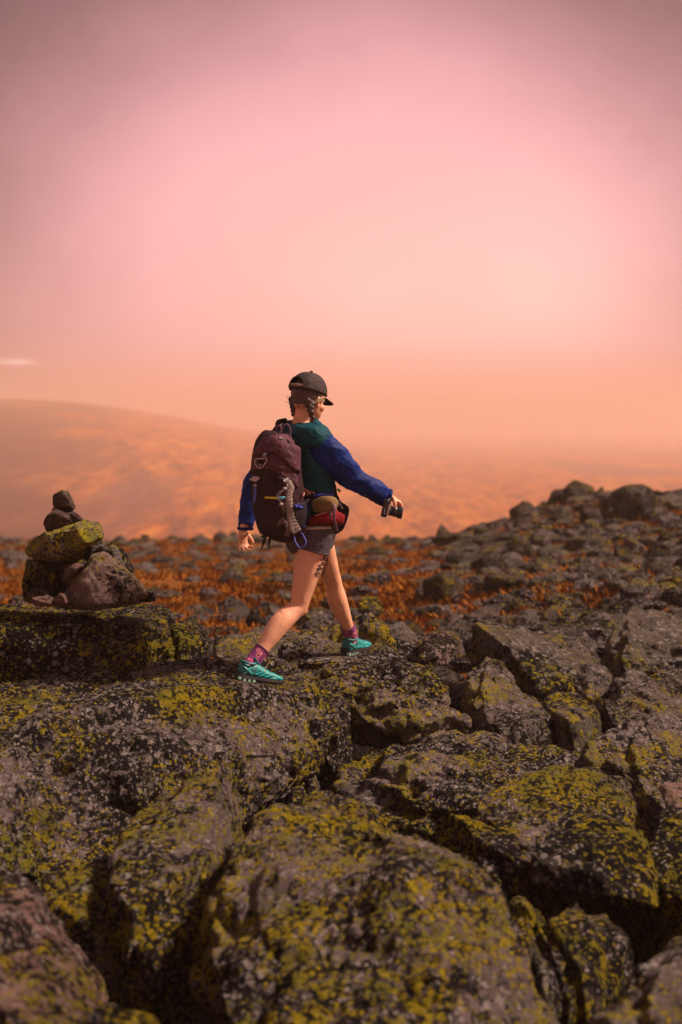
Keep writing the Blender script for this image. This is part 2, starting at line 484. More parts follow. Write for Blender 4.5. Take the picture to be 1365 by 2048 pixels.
BO('rough speckled boulder filling the lower right corner', [(1175, 1925, 4.15), (1240, 1850, 4.4), (1300, 1805, 4.55), (1380, 1780, 4.6), (1520, 1800, 4.6), (1520, 2150, 3.5), (1200, 2160, 3.4), (1180, 2040, 3.8)], 0.3, M_greyr, sub=6, amp=0.06, seed=15, inflate=1.2)
BO('dark boulder at right border with knobbly lichen crust', [(1150, 1455, 7.1), (1240, 1448, 7.5), (1380, 1462, 7.5), (1480, 1500, 7.0), (1480, 1640, 6.0), (1340, 1620, 6.0), (1290, 1570, 6.3), (1190, 1510, 6.7)], 0.3, M_speck, sub=6, amp=0.07, seed=16)
BO('pale round pebble-like stone by the right border', [(1338, 1590, 5.75), (1352, 1572, 5.8), (1385, 1570, 5.85), (1400, 1600, 5.8), (1390, 1640, 5.6), (1340, 1620, 5.6)], 0.08, M_pinkr, sub=4, amp=0.05, seed=17)
BO('dark stone chocked between the massive boulder and the hollow', [(1015, 1800, 4.95), (1075, 1772, 5.05), (1110, 1840, 4.75), (1160, 1925, 4.4), (1130, 2000, 4.15), (1060, 1920, 4.3)], 0.3, M_speck, sub=5, amp=0.06, seed=57, inflate=1.2)
# second row, around and behind the hiker's feet
BO('craggy boulder under the front shoe', [(500, 1310, 7.9), (545, 1285, 8.3), (620, 1282, 8.45), (700, 1296, 8.35), (770, 1292, 8.4), (850, 1328, 8.2), (905, 1372, 7.9), (908, 1416, 7.6), (800, 1425, 7.4), (690, 1425, 7.35), (600, 1395, 7.45), (540, 1370, 7.55)], 0.35, M_speck, sub=7, amp=0.09, seed=18, sharp=12)
BO('lumpy mossy rock standing just behind the front shoe', [(640, 1262, 8.75), (698, 1216, 8.9), (738, 1220, 8.95), (762, 1262, 8.85), (800, 1320, 8.6), (700, 1320, 8.6), (640, 1310, 8.6)], 0.2, M_lich, sub=5, amp=0.09, seed=19)
BO('flat grey rock left of the rear shoe in the gap', [(405, 1320, 8.0), (430, 1300, 8.3), (490, 1310, 8.3), (510, 1350, 8.0), (480, 1385, 7.85), (410, 1385, 7.85)], 0.2, M_greyr, sub=5, amp=0.06, seed=20)
BO('cracked rock with steep right side below the front boulder', [(610, 1385, 7.5), (650, 1372, 7.7), (690, 1400, 7.55), (700, 1450, 7.2), (650, 1470, 7.0), (600, 1430, 7.2)], 0.2, M_greyr, sub=5, amp=0.06, seed=21)
BO('pale pink block standing among grey boulders right of the front shoe', [(835, 1282, 9.3), (872, 1257, 9.6), (915, 1264, 9.6), (920, 1300, 9.3), (905, 1325, 9.2), (848, 1325, 9.15)], 0.1, M_pinkr, sub=5, amp=0.05, seed=22, sharp=18)
BO('long flat-topped grey boulder behind the pink block', [(925, 1262, 9.3), (945, 1238, 10.1), (1080, 1244, 10.2), (1180, 1282, 9.9), (1200, 1325, 9.3), (1150, 1365, 8.8), (1050, 1360, 8.7), (985, 1290, 9.0)], 0.3, M_lich_far, sub=6, amp=0.06, seed=23, sharp=14)
BO('yellow-flecked boulder between the front-shoe boulder and flat-topped one', [(910, 1330, 8.5), (920, 1308, 8.8), (985, 1300, 8.9), (1045, 1345, 8.5), (1055, 1390, 8.2), (1000, 1418, 7.8), (912, 1420, 7.75)], 0.3, M_lich, sub=6, amp=0.07, seed=24)
BO('slanting slab with a pink top edge beside the rounded boulder', [(960, 1425, 7.8), (1010, 1385, 8.3), (1060, 1368, 8.5), (1110, 1385, 8.3), (1120, 1450, 7.6), (1040, 1455, 7.5)], 0.2, M_greyr, sub=5, amp=0.06, seed=25, sharp=15)
BO('rounded boulder with a mossy green cap', [(1095, 1395, 8.1), (1120, 1372, 8.3), (1165, 1372, 8.3), (1195, 1410, 8.1), (1202, 1450, 7.8), (1120, 1458, 7.6)], 0.2, M_lich_far, sub=5, amp=0.05, seed=26)
BO('big domed boulder with a bright rim at right border', [(1205, 1400, 8.1), (1225, 1320, 8.8), (1280, 1308, 9.0), (1340, 1335, 8.9), (1400, 1385, 8.6), (1480, 1460, 8.0), (1300, 1475, 7.7), (1200, 1455, 7.8)], 0.3, M_greyr, sub=6, amp=0.05, seed=27, sharp=9)
BO('rough grey boulder above the domed one at right border', [(1195, 1265, 9.9), (1240, 1225, 10.6), (1330, 1215, 10.8), (1450, 1240, 10.6), (1450, 1330, 9.4), (1300, 1320, 9.3), (1220, 1315, 9.3)], 0.3, M_lich_far, sub=6, amp=0.08, seed=28)
BO('shadowed grey boulder between flat-topped and domed boulders', [(1120, 1330, 9.1), (1180, 1290, 9.5), (1230, 1320, 9.2), (1225, 1400, 8.6), (1150, 1400, 8.5)], 0.25, M_greyr, sub=5, amp=0.08, seed=29)
BO('round near-black boulder behind the front knee', [(712, 1200, 12.5), (722, 1188, 12.7), (750, 1186, 12.7), (764, 1200, 12.5), (760, 1222, 12.3), (716, 1222, 12.3)], 0.1, M_far4, sub=4, amp=0.04, seed=30)
BO('grey boulder behind the crevice left of the front shoe', [(420, 1290, 9.0), (440, 1262, 9.3), (520, 1258, 9.4), (600, 1268, 9.4), (610, 1300, 9.0), (500, 1315, 8.8)], 0.2, M_lich_far, sub=5, amp=0.08, seed=31)
BO('squat grey boulder right of the lumpy mossy rock', [(760, 1275, 9.7), (790, 1250, 10.0), (835, 1262, 9.9), (850, 1300, 9.4), (780, 1305, 9.3)], 0.2, M_lich_far, sub=5, amp=0.08, seed=32)

# ================================================================== cairn
CG = 'stones of the cairn'
def stone(label, pts, mat, **kw):
    kw['inflate'] = 1.08 if mat is M_yel else 1.16; kw['chips'] = 16; kw['cmin'] = .80; kw['sharp'] = kw.get('sharp', 12) + 14
    o = rock_from_points('cairn_stone', [at(*p) for p in pts], mat, **kw)
    return tag(o, label, 'stone', CG)
def block(outline, Yf, Yb, dx=0, dy=0, sc_=0.9):
    """outline of a stone in the photo given real thickness from Yf to Yb"""
    cx = sum(p[0] for p in outline) / len(outline); cy = sum(p[1] for p in outline) / len(outline)
    a = [(x, y, (Yf * 0.65 + Yb * 0.35)) for x, y in outline]
    f = [(cx + (x - cx) * 0.72, cy + (y - cy) * 0.72, Yf) for x, y in outline]
    b = [(cx + (x - cx) * sc_ + dx, cy + (y - cy) * sc_ + dy, Yb) for x, y in outline]
    return a + f + b
stone('small square block on the very top of the cairn', block([(104, 988), (108, 985), (134, 981), (149, 1012), (145, 1019), (104, 1015)], 7.86, 8.0, sc_=0.95), M_brown, sub=5, amp=0.03, seed=41, sharp=24, inflate=1.0)
stone('dark pointed stone with a glint just under the top block', block([(88, 1045), (94, 1028), (110, 1020), (140, 1032), (142, 1048), (128, 1060), (104, 1064), (89, 1058)], 7.74, 7.95), M_brown, sub=5, amp=0.04, seed=42, sharp=14, inflate=1.0)
stone('flat brown stone sloping right below the top block', block([(102, 1022), (118, 1018), (150, 1020), (177, 1043), (165, 1050), (120, 1052)], 7.85, 8.1), M_brown, sub=5, amp=0.05, seed=43, sharp=14, inflate=1.0)
stone('big tilted stone blazed with bright yellow lichen', block([(50, 1102), (54, 1084), (76, 1066), (120, 1054), (190, 1043), (204, 1054), (203, 1074), (182, 1088), (140, 1108), (100, 1128), (66, 1120)], 7.62, 8.12), M_yel, sub=6, amp=0.05, seed=44, sharp=10, inflate=1.0)
stone('dark rounded stone tucked behind the triangular slab', block([(158, 1110), (170, 1092), (200, 1082), (232, 1090), (242, 1118), (255, 1145), (220, 1160), (165, 1140)], 7.86, 8.2), M_greyr, sub=5, amp=0.05, seed=45, sharp=10, inflate=1.0)
stone('large triangular reddish slab leaning at the front right', block([(125, 1178), (140, 1155), (170, 1135), (196, 1108), (210, 1104), (232, 1118), (262, 1152), (287, 1178), (272, 1202), (240, 1210), (185, 1206), (165, 1216), (135, 1214), (120, 1200)], 7.55, 7.85, dx=10), M_slab, sub=6, amp=0.035, seed=46, sharp=18, inflate=1.0, cracks=0.1)
stone('green-flecked stone holding up the left side', block([(54, 1130), (62, 1118), (110, 1124), (130, 1132), (126, 1165), (112, 1185), (70, 1180), (58, 1160)], 7.66, 8.05), M_lich, sub=5, amp=0.05, seed=47, sharp=14, inflate=1.0)
stone('smooth pinkish wedge stone in the middle gap', block([(125, 1140), (140, 1128), (170, 1130), (172, 1150), (145, 1168), (126, 1162)], 7.7, 7.95), M_red, sub=4, amp=0.04, seed=48, sharp=12, inflate=1.0)
stone('lichen-edged block at the bottom left of the pile', block([(50, 1185), (60, 1172), (110, 1176), (125, 1190), (112, 1208), (56, 1210)], 7.66, 8.0), M_lich, sub=5, amp=0.05, seed=49, sharp=12, inflate=1.0)
stone('small flat reddish stone at the foot of the pile', block([(64, 1198), (72, 1193), (100, 1192), (110, 1198), (106, 1210), (70, 1212)], 7.52, 7.68), M_red, sub=4, amp=0.04, seed=50, sharp=9, inflate=1.02)
stone('small rounded stone wedged beside the triangular slab', block([(107, 1198), (118, 1188), (132, 1190), (138, 1204), (128, 1214), (110, 1212)], 7.5, 7.66), M_red, sub=4, amp=0.04, seed=51, sharp=8, inflate=1.02)
stone('hidden dark core stone of the pile behind the wedge', block([(95, 1125), (150, 1112), (185, 1125), (190, 1195), (110, 1200), (90, 1165)], 7.82, 8.15), M_darkr, sub=4, amp=0.05, seed=52, sharp=10, inflate=1.0)

stone('flat grey shim stone right below the yellow-lichened stone', block([(108, 1112), (130, 1100), (172, 1092), (180, 1100), (160, 1118), (112, 1130)], 7.68, 8.0), M_greyr, sub=4, amp=0.05, seed=53, sharp=12)
stone('jagged stone filling the back right shoulder of the pile', block([(205, 1092), (225, 1086), (240, 1098), (250, 1128), (268, 1160), (240, 1165), (210, 1130)], 8.0, 8.25), M_darkr, sub=4, amp=0.06, seed=54, sharp=12)
stone('small dark chip lying on the base boulder right of the slab', block([(278, 1190), (292, 1178), (308, 1184), (312, 1200), (285, 1206)], 7.8, 7.95), M_darkr, sub=4, amp=0.05, seed=55, sharp=12)
stone('narrow upright stone at the outer left edge of the pile', block([(44, 1170), (52, 1140), (66, 1138), (72, 1165), (66, 1195), (50, 1196)], 7.8, 7.98), M_greyr, sub=4, amp=0.05, seed=56, sharp=12)

# ================================================================== scattered talus rocks
rng = random.Random(5)
VAR = []
shapes = [('rounded', 6, (1, 1, .75)), ('blocky', 16, (1.1, .9, .8)), ('flat', 12, (1.3, 1.1, .42)), ('pointed', 14, (.8, .8, 1.15)), ('jagged', 22, (1, .9, .85)), ('long', 12, (1.6, .8, .6))]
for k, (sn, sh, scl) in enumerate(shapes):
    for j in range(2):
        pts = []
        r2 = random.Random(100 + k * 10 + j)
        for _ in range(13):
            a = r2.uniform(0, 2 * PI); z = r2.uniform(-1, 1); q = math.sqrt(1 - z * z)
            m_ = r2.uniform(0.8, 1.1)
            if sn == 'pointed' and z > 0: q *= (1 - z * 0.6)
            pts.append(Vector((q * math.cos(a) * scl[0] * m_, q * math.sin(a) * scl[1] * m_, z * scl[2] * m_)))
        o = rock_from_points('talus_rock', pts, None, sub=4, sharp=sh + 10, amp=0.075, chips=40, cmin=.66, seed=60 + k * 2 + j, cracks=0.6)
        me = o.data
        bpy.data.objects.remove(o)
        VAR.append((sn, me))
_mats = [('grey', M_far1), ('grey', M_far1), ('brown', M_far2), ('pale', M_far3), ('dark', M_far4), ('brown', M_far2), ('greenish', M_far5), ('greenish', M_far5)]
_mesh_cache = {}
def var_mesh(vi, mat):
    k = (vi, mat.name)
    if k not in _mesh_cache:
        me = VAR[vi][1].copy(); me.materials.clear(); me.materials.append(mat)
        _mesh_cache[k] = me
    return _mesh_cache[k]

def zone(px, Y, y_img):
    if px > 930 and Y > 20:
        if y_img < 1045: return ('on the skyline of the right-hand mound', 'rocks on the right-hand mound')
        return ('on the slope of the right-hand mound', 'rocks on the right-hand mound')
    if Y > 33: return ('along the far edge of the heath', 'rocks along the far edge of the heath')
    side = ('beyond the cairn' if px < 300 else 'between cairn and hiker' if px < 560 else "beyond the hiker's legs" if px < 760 else 'right of the hiker' if px < 1000 else 'below the right-hand mound')
    return (side + (' in orange heath' if Y > 14 else ' just past the big boulders'), 'rocks scattered over the heath')

used = {}
placed = []
def scatter_rock(px, Y, size, vi=None, mat=None, sink=0.25, extra=None, squash=1.0):
    x = (px - 682.5) / F * Y
    z = float(ground_full(np.array([x]), np.array([Y]))[0])
    vi = rng.randrange(len(VAR)) if vi is None else vi
    tone, m_ = rng.choice(_mats) if mat is None else mat
    o = bpy.data.objects.new('talus_rock', var_mesh(vi, m_))
    s = size
    o.scale = (s * rng.uniform(.85, 1.2), s * rng.uniform(.85, 1.2), s * rng.uniform(.8, 1.1) * squash)
    o.rotation_euler = (rng.uniform(-.3, .3), rng.uniform(-.3, .3), rng.uniform(0, 2 * PI))
    o.location = (x, Y, z + s * (0.5 - sink) * squash)
    link(o)
    yi = 1024 - F * math.tan(math.atan2(o.location.z - CZ, Y) + PITCH)
    zn, gr = zone(px, Y, yi)
    ppx = size * F / Y
    big = 'big' if ppx > 34 else 'middling' if ppx > 22 else 'small' if ppx > 14 else 'tiny'
    sh = VAR[vi][0]
    lab = extra or f'{big} {sh} {tone} rock {zn}'
    used.setdefault(lab, []).append(o)
    tag(o, lab, 'rock', gr)
    placed.append((px, Y, size))
    return o

# skyline features seen in the photo
for px, Y, s, vi, lab in [(1188, 24.5, .34, 9, 'jagged horned rock poking up left of the domed skyline boulder'), (1272, 24.5, .62, 1, 'domed dark boulder highest on the mound skyline'),
                     (1228, 25.2, .40, 0, 'rounded boulder between horned rock and skyline dome'), (1120, 28, .36, 3, None), (1050, 29, .5, 2, None), (1000, 30, .5, 0, None),
                     (1160, 27.5, .4, 3, None), (1090, 28.5, .38, 9, None), (1345, 27.5, .45, 4, None), (885, 37, .42, 6, 'lone pointed rock on the skyline left of the mound'), (955, 33, .45, 1, None), (925, 35, .3, 3, None),
                     (715, 42, .36, 7, 'pointed rock on the far skyline right of the shorts'), (745, 42, .3, 2, None), (775, 43, .28, 3, None), (290, 42, .3, 7, 'small dark pointed rock on the skyline right of the cairn'), (345, 42, .3, 1, None), (380, 42.5, .3, 5, None),
                     (440, 42, .3, 2, None), (470, 42, .27, 7, 'dark rock on the skyline beside the lowered hand'), (800, 43, .3, 0, None), (840, 41, .35, 8, None)]:
    scatter_rock(px, Y, s, vi, ('dark', M_far4) if (px in (1190, 470)) else ('brown', M_far2), sink=0.15, extra=lab)

def ok(px, Y, s):
    for a, b, c in placed:
        if abs(b - Y) < (c + s) * 2.2 and abs(a - px) / F * Y < (c + s) * 0.62: return False
    return True
# right-hand mound: packed boulders
n = 0; tries = 0
while n < 100 and tries < 4000:
    tries += 1
    px = rng.uniform(880, 1400); Y = rng.uniform(15, 31)
    s = rng.uniform(.22, .5) * (1.35 if rng.random() < .2 else .85)
    if px < 1000 and rng.random() < .5: continue
    if not ok(px, Y, s): continue
    scatter_rock(px, Y, s, vi=rng.choice([2, 3, 6, 7, 8, 9, 8, 9, 10, 11, 4, 0]), sink=0.25, mat=rng.choice(_mats + [('dark', M_far4), ('brown', M_far2)])); n += 1
# rocks just behind the foreground row
n = 0; tries = 0
while n < 62 and tries < 4000:
    tries += 1
    px = rng.uniform(380, 1420); Y = rng.uniform(10.2, 15)
    if px < 620 and rng.random() < .6: continue
    s = rng.uniform(.12, .36)
    if not ok(px, Y, s): continue
    scatter_rock(px, Y, s, sink=0.3, squash=.85); n += 1
# rocks in the orange heath
n = 0; tries = 0
while n < 84 and tries < 6000:
    tries += 1
    px = rng.uniform(-40, 960); Y = 13 + 29 * rng.random() ** .8
    s = rng.uniform(.12, .29) * (1 + Y / 60)
    if not ok(px, Y, s): continue
    scatter_rock(px, Y, s, sink=0.34, squash=.62); n += 1
big_pale = scatter_rock(820, 20, .42, 4, ('pale', M_far3), sink=.3, extra='long low pale slab in orange heath right of the legs', squash=.8)

# unique wording where two neighbours would read the same: say which way along the slope
for lab, os_ in used.items():
    if len(os_) > 1:
        os_.sort(key=lambda o: o.location.y)
        if len(os_) == 2: words = ['nearer ', 'farther ']
        elif len(os_) == 3: words = ['nearest ', 'second ', 'third ']
        else:
            od = ['first', 'second', 'third', 'fourth', 'fifth', 'sixth', 'seventh', 'eighth', 'ninth']
            words = [od[min(i, 8)] + ' ' for i in range(len(os_))]
        for w, o in zip(words, os_): o['label'] = w + lab

# small stones nobody could count: one mass
def stones_mass():
    V = []; Fc = []; base = 0
    u, fl, fa = ico(2)
    r3 = np.random.RandomState(3)
    for i in range(3800):
        if i < 2900:
            px = r3.uniform(-80, 1440); Y = 9.5 + 33 * r3.rand() ** 1.2
        else:
            px = r3.uniform(860, 1440); Y = r3.uniform(11, 31)
        if px < 900 and Y > 13 and r3.rand() < .72: continue
        x = (px - 682.5) / F * Y
        s = r3.uniform(.035, .13) * (1 + Y / 40)
        z = float(ground_full(np.array([x]), np.array([Y]))[0])
        sh = np.array([r3.uniform(.7, 1.4), r3.uniform(.7, 1.4), r3.uniform(.4, .9)])
        w = u * (1 + 0.35 * vnoise(u * 1.6 + i * 3.1)[:, None]) * sh * s + np.array([x, Y, z + s * .2])
        V.append(w); Fc += [[a + base for a in f] for f in fl]; base += len(u)
    o = mesh_np('small_stones', np.concatenate(V), Fc, M_far1, smooth=False)
    tag(o, 'loose small grey stones strewn over the heath and mound', kind='stuff')
stones_mass()

# autumn heath: thousands of short blades in tussocks
def heath_tufts():
    r4 = np.random.RandomState(4)
    m, nt, b = newmat('heath_tussock')
    v = coords(nt, False)
    c = ramp(nt, noise(nt, v, 1.8, 5, .7), [(0.34, (0.05, 0.016, 0.004)), (0.45, (0.24, 0.068, 0.007)), (0.56, (0.40, 0.135, 0.010)), (0.70, (0.20, 0.10, 0.03))])
    nt.links.new(c, b.inputs['Base Color']); b.inputs['Roughness'].default_value = .9
    b.inputs['Specular IOR Level'].default_value = .15
    nT = 6000
    px = r4.uniform(-120, 1480, nT * 3); Y = 11.0 + 33 * r4.rand(nT * 3) ** 1.1
    x = (px - 682.5) / F * Y
    dens = fbm(np.stack([x, Y, 0 * x], 1), .5, 3)
    keep = (r4.rand(nT * 3) < np.where(px < 900, .8, .75)) & (dens > np.where(px < 880, -.32, -.2))
    keep &= ~((Y < 13.5) & (px > 640))
    x, Y = x[keep][:nT], Y[keep][:nT]
    z = ground_full(x, Y)
    V = []; Fc = []; base = 0
    for i in range(len(x)):
        rad = r4.uniform(.10, .24); nb = 26
        for _ in range(nb):
            a = r4.uniform(0, 2 * PI); q = rad * math.sqrt(r4.rand()); h = r4.uniform(.04, .12) * (1.25 - q / rad * .6)
            bx, by = x[i] + q * math.cos(a), Y[i] + q * math.sin(a)
            ln = r4.uniform(-.06, .06, 2) + .25 * q * np.array([math.cos(a), math.sin(a)])
            t = r4.uniform(0, PI); w = r4.uniform(.012, .03)
            V += [(bx - w * math.cos(t), by - w * math.sin(t), z[i] - .02), (bx + w * math.cos(t), by + w * math.sin(t), z[i] - .02),
                  (bx + ln[0] + w * .6, by + ln[1], z[i] + h * .7), (bx + ln[0] * 1.4, by + ln[1] * 1.4, z[i] + h)]
            Fc.append((base, base + 1, base + 2, base + 3)); base += 4
    o = mesh_np('heath_grass', V, Fc, m, smooth=False)
    tag(o, 'rust-orange autumn heath tussocks covering the plateau', kind='stuff')
heath_tufts()
# ================================================================== the hiker
def v3(a): return np.array(a, float)
HD = R(50)
Hd = Vector((math.sin(HD), math.cos(HD), 0))      # walking direction
Rt = Vector((math.cos(HD), -math.sin(HD), 0))     # her right
UP = Vector((0, 0, 1))

def crom(P, n=6):
    P = [np.array(p, float) for p in P]
    if len(P) < 3: return P
    Q = [2 * P[0] - P[1]] + P + [2 * P[-1] - P[-2]]
    out = []
    for i in range(1, len(Q) - 2):
        for k in range(n):
            t = k / n
            out.append(0.5 * ((2 * Q[i]) + (-Q[i-1] + Q[i+1]) * t + (2*Q[i-1] - 5*Q[i] + 4*Q[i+1] - Q[i+2]) * t*t + (-Q[i-1] + 3*Q[i] - 3*Q[i+1] + Q[i+2]) * t**3))
    out.append(P[-1])
    return out

def tube(bm, pts, rad, side=None, seg=14, n=5, power=2.0, cap=0.6):
    """swept tube; rad entries are r or (r_side, r_other)"""
    rad = [(r, r) if isinstance(r, (int, float)) else r for r in rad]
    D = crom([list(p) + list(r) for p, r in zip(pts, rad)], n)
    P = [Vector(d[:3]) for d in D]; A = [max(1e-4, d[3]) for d in D]; B = [max(1e-4, d[4]) for d in D]
    if cap:
        t0 = (P[0] - P[1]).normalized(); t1 = (P[-1] - P[-2]).normalized()
        pre, post = [], []
        for q in (0.95, 0.7, 0.35):
            k = math.sqrt(1 - q * q)
            pre.append((P[0] + t0 * B[0] * cap * q, A[0] * k, B[0] * k))
            post.insert(0, (P[-1] + t1 * B[-1] * cap * q, A[-1] * k, B[-1] * k))
        post = [(P[-1] + t1 * B[-1] * cap * q, A[-1] * math.sqrt(1 - q * q), B[-1] * math.sqrt(1 - q * q)) for q in (0.35, 0.7, 0.95)]
        P = [x[0] for x in pre] + P + [x[0] for x in post]
        A = [x[1] for x in pre] + A + [x[1] for x in post]
        B = [x[2] for x in pre] + B + [x[2] for x in post]
    rings = []
    s = Vector(side) if side is not None else None
    for i, p in enumerate(P):
        t = (P[min(i + 1, len(P) - 1)] - P[max(i - 1, 0)])
        t = t.normalized() if t.length > 1e-9 else UP
        if s is None:
            s = t.orthogonal().normalized()
        sd = (s - t * s.dot(t))
        sd = sd.normalized() if sd.length > 1e-5 else t.orthogonal().normalized()
        if side is None: s = sd
        ot = t.cross(sd)
        ring = []
        for k in range(seg):
            a = 2 * PI * k / seg
            c, q = math.cos(a), math.sin(a)
            if power != 2:
                c = math.copysign(abs(c) ** (2 / power), c); q = math.copysign(abs(q) ** (2 / power), q)
            ring.append(bm.verts.new(p + sd * (A[i] * c) + ot * (B[i] * q)))
        rings.append(ring)
    for a, b in zip(rings, rings[1:]):
        for k in range(seg):
            bm.faces.new((a[k], a[(k + 1) % seg], b[(k + 1) % seg], b[k]))
    bm.faces.new(rings[0][::-1]); bm.faces.new(rings[-1])
    return bm

def ball(bm, c, r, M=None, sub=2):
    u, fl, _ = ico(sub)
    r = (r, r, r) if isinstance(r, (int, float)) else r
    vs = []
    for q in u:
        w = Vector((q[0] * r[0], q[1] * r[1], q[2] * r[2]))
        if M is not None: w = M @ w
        vs.append(bm.verts.new(Vector(c) + w))
    for f in fl: bm.faces.new([vs[i] for i in f])

def weld(name, bm, mat, voxel=0.005, smooth_it=4, disp=None, parent=None):
    """one continuous skin from overlapping volumes"""
    bmesh.ops.recalc_face_normals(bm, faces=bm.faces)
    me = bpy.data.meshes.new('tmp'); bm.to_mesh(me); bm.free()
    o = bpy.data.objects.new('tmp', me); C.objects.link(o)
    m = o.modifiers.new('r', 'REMESH'); m.mode = 'VOXEL'; m.voxel_size = voxel
    if smooth_it:
        q = o.modifiers.new('s', 'SMOOTH'); q.iterations = smooth_it; q.factor = 0.5
    dg = bpy.context.evaluated_depsgraph_get(); dg.update()
    me2 = bpy.data.meshes.new_from_object(o.evaluated_get(dg))
    bpy.data.objects.remove(o)
    if disp is not None:
        nv = len(me2.vertices)
        co = np.empty(nv * 3); me2.vertices.foreach_get('co', co); co = co.reshape(-1, 3)
        no = np.empty(nv * 3); me2.vertex_normals.foreach_get('vector', no); no = no.reshape(-1, 3)
        co = co + no * disp(co)[:, None]
        me2.vertices.foreach_set('co', co.ravel()); me2.update()
    me2.polygons.foreach_set('use_smooth', [True] * len(me2.polygons))
    me2.materials.clear(); me2.materials.append(mat)
    me2.name = name
    return link(bpy.data.objects.new(name, me2), parent)

def bvh(o):
    me = o.data
    return BVHTree.FromPolygons([v.co.copy() for v in me.vertices], [tuple(p.vertices) for p in me.polygons])

def ribbon(name, pts, w, mat, face=None, thick=0.0022, parent=None, n=5, bm_in=None):
    """flat strap of width w; face(p) gives the outward normal"""
    D = crom([list(p) for p in pts], n); P = [Vector(d) for d in D]
    bm = bm_in or bmesh.new(); rings = []
    ws = w if isinstance(w, (list, tuple)) else [w] * len(pts)
    for i, p in enumerate(P):
        t = (P[min(i + 1, len(P) - 1)] - P[max(i - 1, 0)]).normalized()
        nrm = face(p) if callable(face) else Vector(face or (0, -1, 0))
        s = t.cross(nrm).normalized(); nn = s.cross(t).normalized()
        f = i / max(1, len(P) - 1) * (len(ws) - 1); k = min(int(f), len(ws) - 2) if len(ws) > 1 else 0
        ww = ws[k] * (1 - (f - k)) + ws[min(k + 1, len(ws) - 1)] * (f - k)
        a, b = p - s * ww / 2, p + s * ww / 2
        rings.append([bm.verts.new(q) for q in (a - nn * thick, b - nn * thick, b + nn * thick, a + nn * thick)])
    for a, b in zip(rings, rings[1:]):
        for k in range(4): bm.faces.new((a[k], a[(k + 1) % 4], b[(k + 1) % 4], b[k]))
    bm.faces.new(rings[0][::-1]); bm.faces.new(rings[-1])
    if bm_in: return bm
    bmesh.ops.recalc_face_normals(bm, faces=bm.faces)
    return obj(name, bm, mat, parent)

def cord(name, pts, r, mat, parent=None, n=6, seg=8):
    bm = bmesh.new(); tube(bm, pts, [r] * len(pts), None, seg, n, cap=.6)
    return obj(name, bm, mat, parent)

def boxy(bm, c, half, ax, bev=0.15):
    """bevelled box, ax = three axes"""
    b2 = bmesh.new(); bmesh.ops.create_cube(b2, size=2)
    M = Matrix((ax[0] * half[0], ax[1] * half[1], ax[2] * half[2])).transposed()
    for v in b2.verts: v.co = Vector(c) + M @ v.co
    bmesh.ops.bevel(b2, geom=b2.edges[:], offset=min(half) * bev * 2, segments=2, affect='EDGES', profile=.6)
    bmesh.ops.recalc_face_normals(b2, faces=b2.faces)
    mp = {v: bm.verts.new(v.co) for v in b2.verts}
    for f in b2.faces: bm.faces.new([mp[v] for v in f.verts])
    b2.free()

# ---------------- materials
def skinmat():
    m, nt, b = newmat('skin')
    v = coords(nt, False)
    c = mix(nt, noise(nt, v, 14, 4), (0.74, 0.33, 0.18), (0.86, 0.44, 0.26))
    c = mix(nt, math_(nt, 'MULTIPLY', step(nt, noise(nt, v, 45, 6, .7), .46, .66), .4), c, (.60, .19, .10))
    nt.links.new(c, b.inputs['Base Color'])
    b.inputs['Roughness'].default_value = .48
    b.inputs['Subsurface Weight'].default_value = .12
    b.inputs['Subsurface Radius'].default_value = (0.02, 0.008, 0.004)
    b.inputs['Subsurface Scale'].default_value = 0.6
    bump(nt, b, noise(nt, v, 160, 4), .15, .001)
    return m
M_skin = skinmat()
def cloth(name, col, var=.2, sheen=.2, rough=.75, scale=9, weave=420, spec=.12):
    m, nt, b = newmat(name)
    v = coords(nt, False)
    c = mix(nt, step(nt, noise(nt, v, scale, 5), .3, .7), tuple(x * (1 - var) for x in col), tuple(min(1, x * (1 + var)) for x in col))
    nt.links.new(c, b.inputs['Base Color'])
    b.inputs['Roughness'].default_value = rough; b.inputs['Sheen Weight'].default_value = sheen * .1
    b.inputs['Specular IOR Level'].default_value = spec
    p = bump(nt, b, noise(nt, v, 24, 5, .6), .55, .008)
    bump(nt, b, noise(nt, v, weave, 2), .25, .0012, p)
    return m
M_navy = cloth('navy_nylon', (0.0003, 0.016, 0.125), .35, 0.0, .6, spec=.15)
M_teal = cloth('teal_nylon', (0.0008, 0.052, 0.066), .25, 0.0, .65, spec=.12)
M_short = cloth('grey_marl', (0.085, 0.064, 0.07), .15, .2, .9)
M_pack = cloth('plum_nylon', (0.088, 0.030, 0.040), .25, .1, .65, weave=300)
M_packd = cloth('dark_plum_nylon', (0.030, 0.011, 0.014), .3, .05, .7, weave=300)
M_mesh = cloth('black_mesh', (0.018, 0.012, 0.014), .3, .0, .8, weave=500)
M_grey = cloth('taupe_stretch', (0.27, 0.20, 0.165), .15, .1, .8)
M_grey2 = cloth('taupe_dark', (0.13, 0.09, 0.08), .2, .1, .8)
M_blue = cloth('periwinkle_webbing', (0.13, 0.15, 0.55), .15, .1, .6)
M_blued = cloth('royal_blue_webbing', (0.04, 0.055, 0.38), .2, .1, .6)
M_olive = cloth('olive_nylon', (0.17, 0.105, 0.04), .2, .1, .8)
M_redc = cloth('crimson_cloth', (0.20, 0.006, 0.008), .3, .1, .8)
M_blackc = cloth('black_cloth', (0.012, 0.009, 0.010), .3, .0, .8)
M_mauve = cloth('mauve_webbing', (0.17, 0.08, 0.11), .2, .1, .7)
M_coral = cloth('coral_webbing', (0.55, 0.20, 0.17), .15, .1, .7)
M_cream = cloth('cream_hem', (0.52, 0.40, 0.33), .1, .1, .9)
M_cord = simple('white_cord', (0.62, 0.52, 0.50), .6, .1)
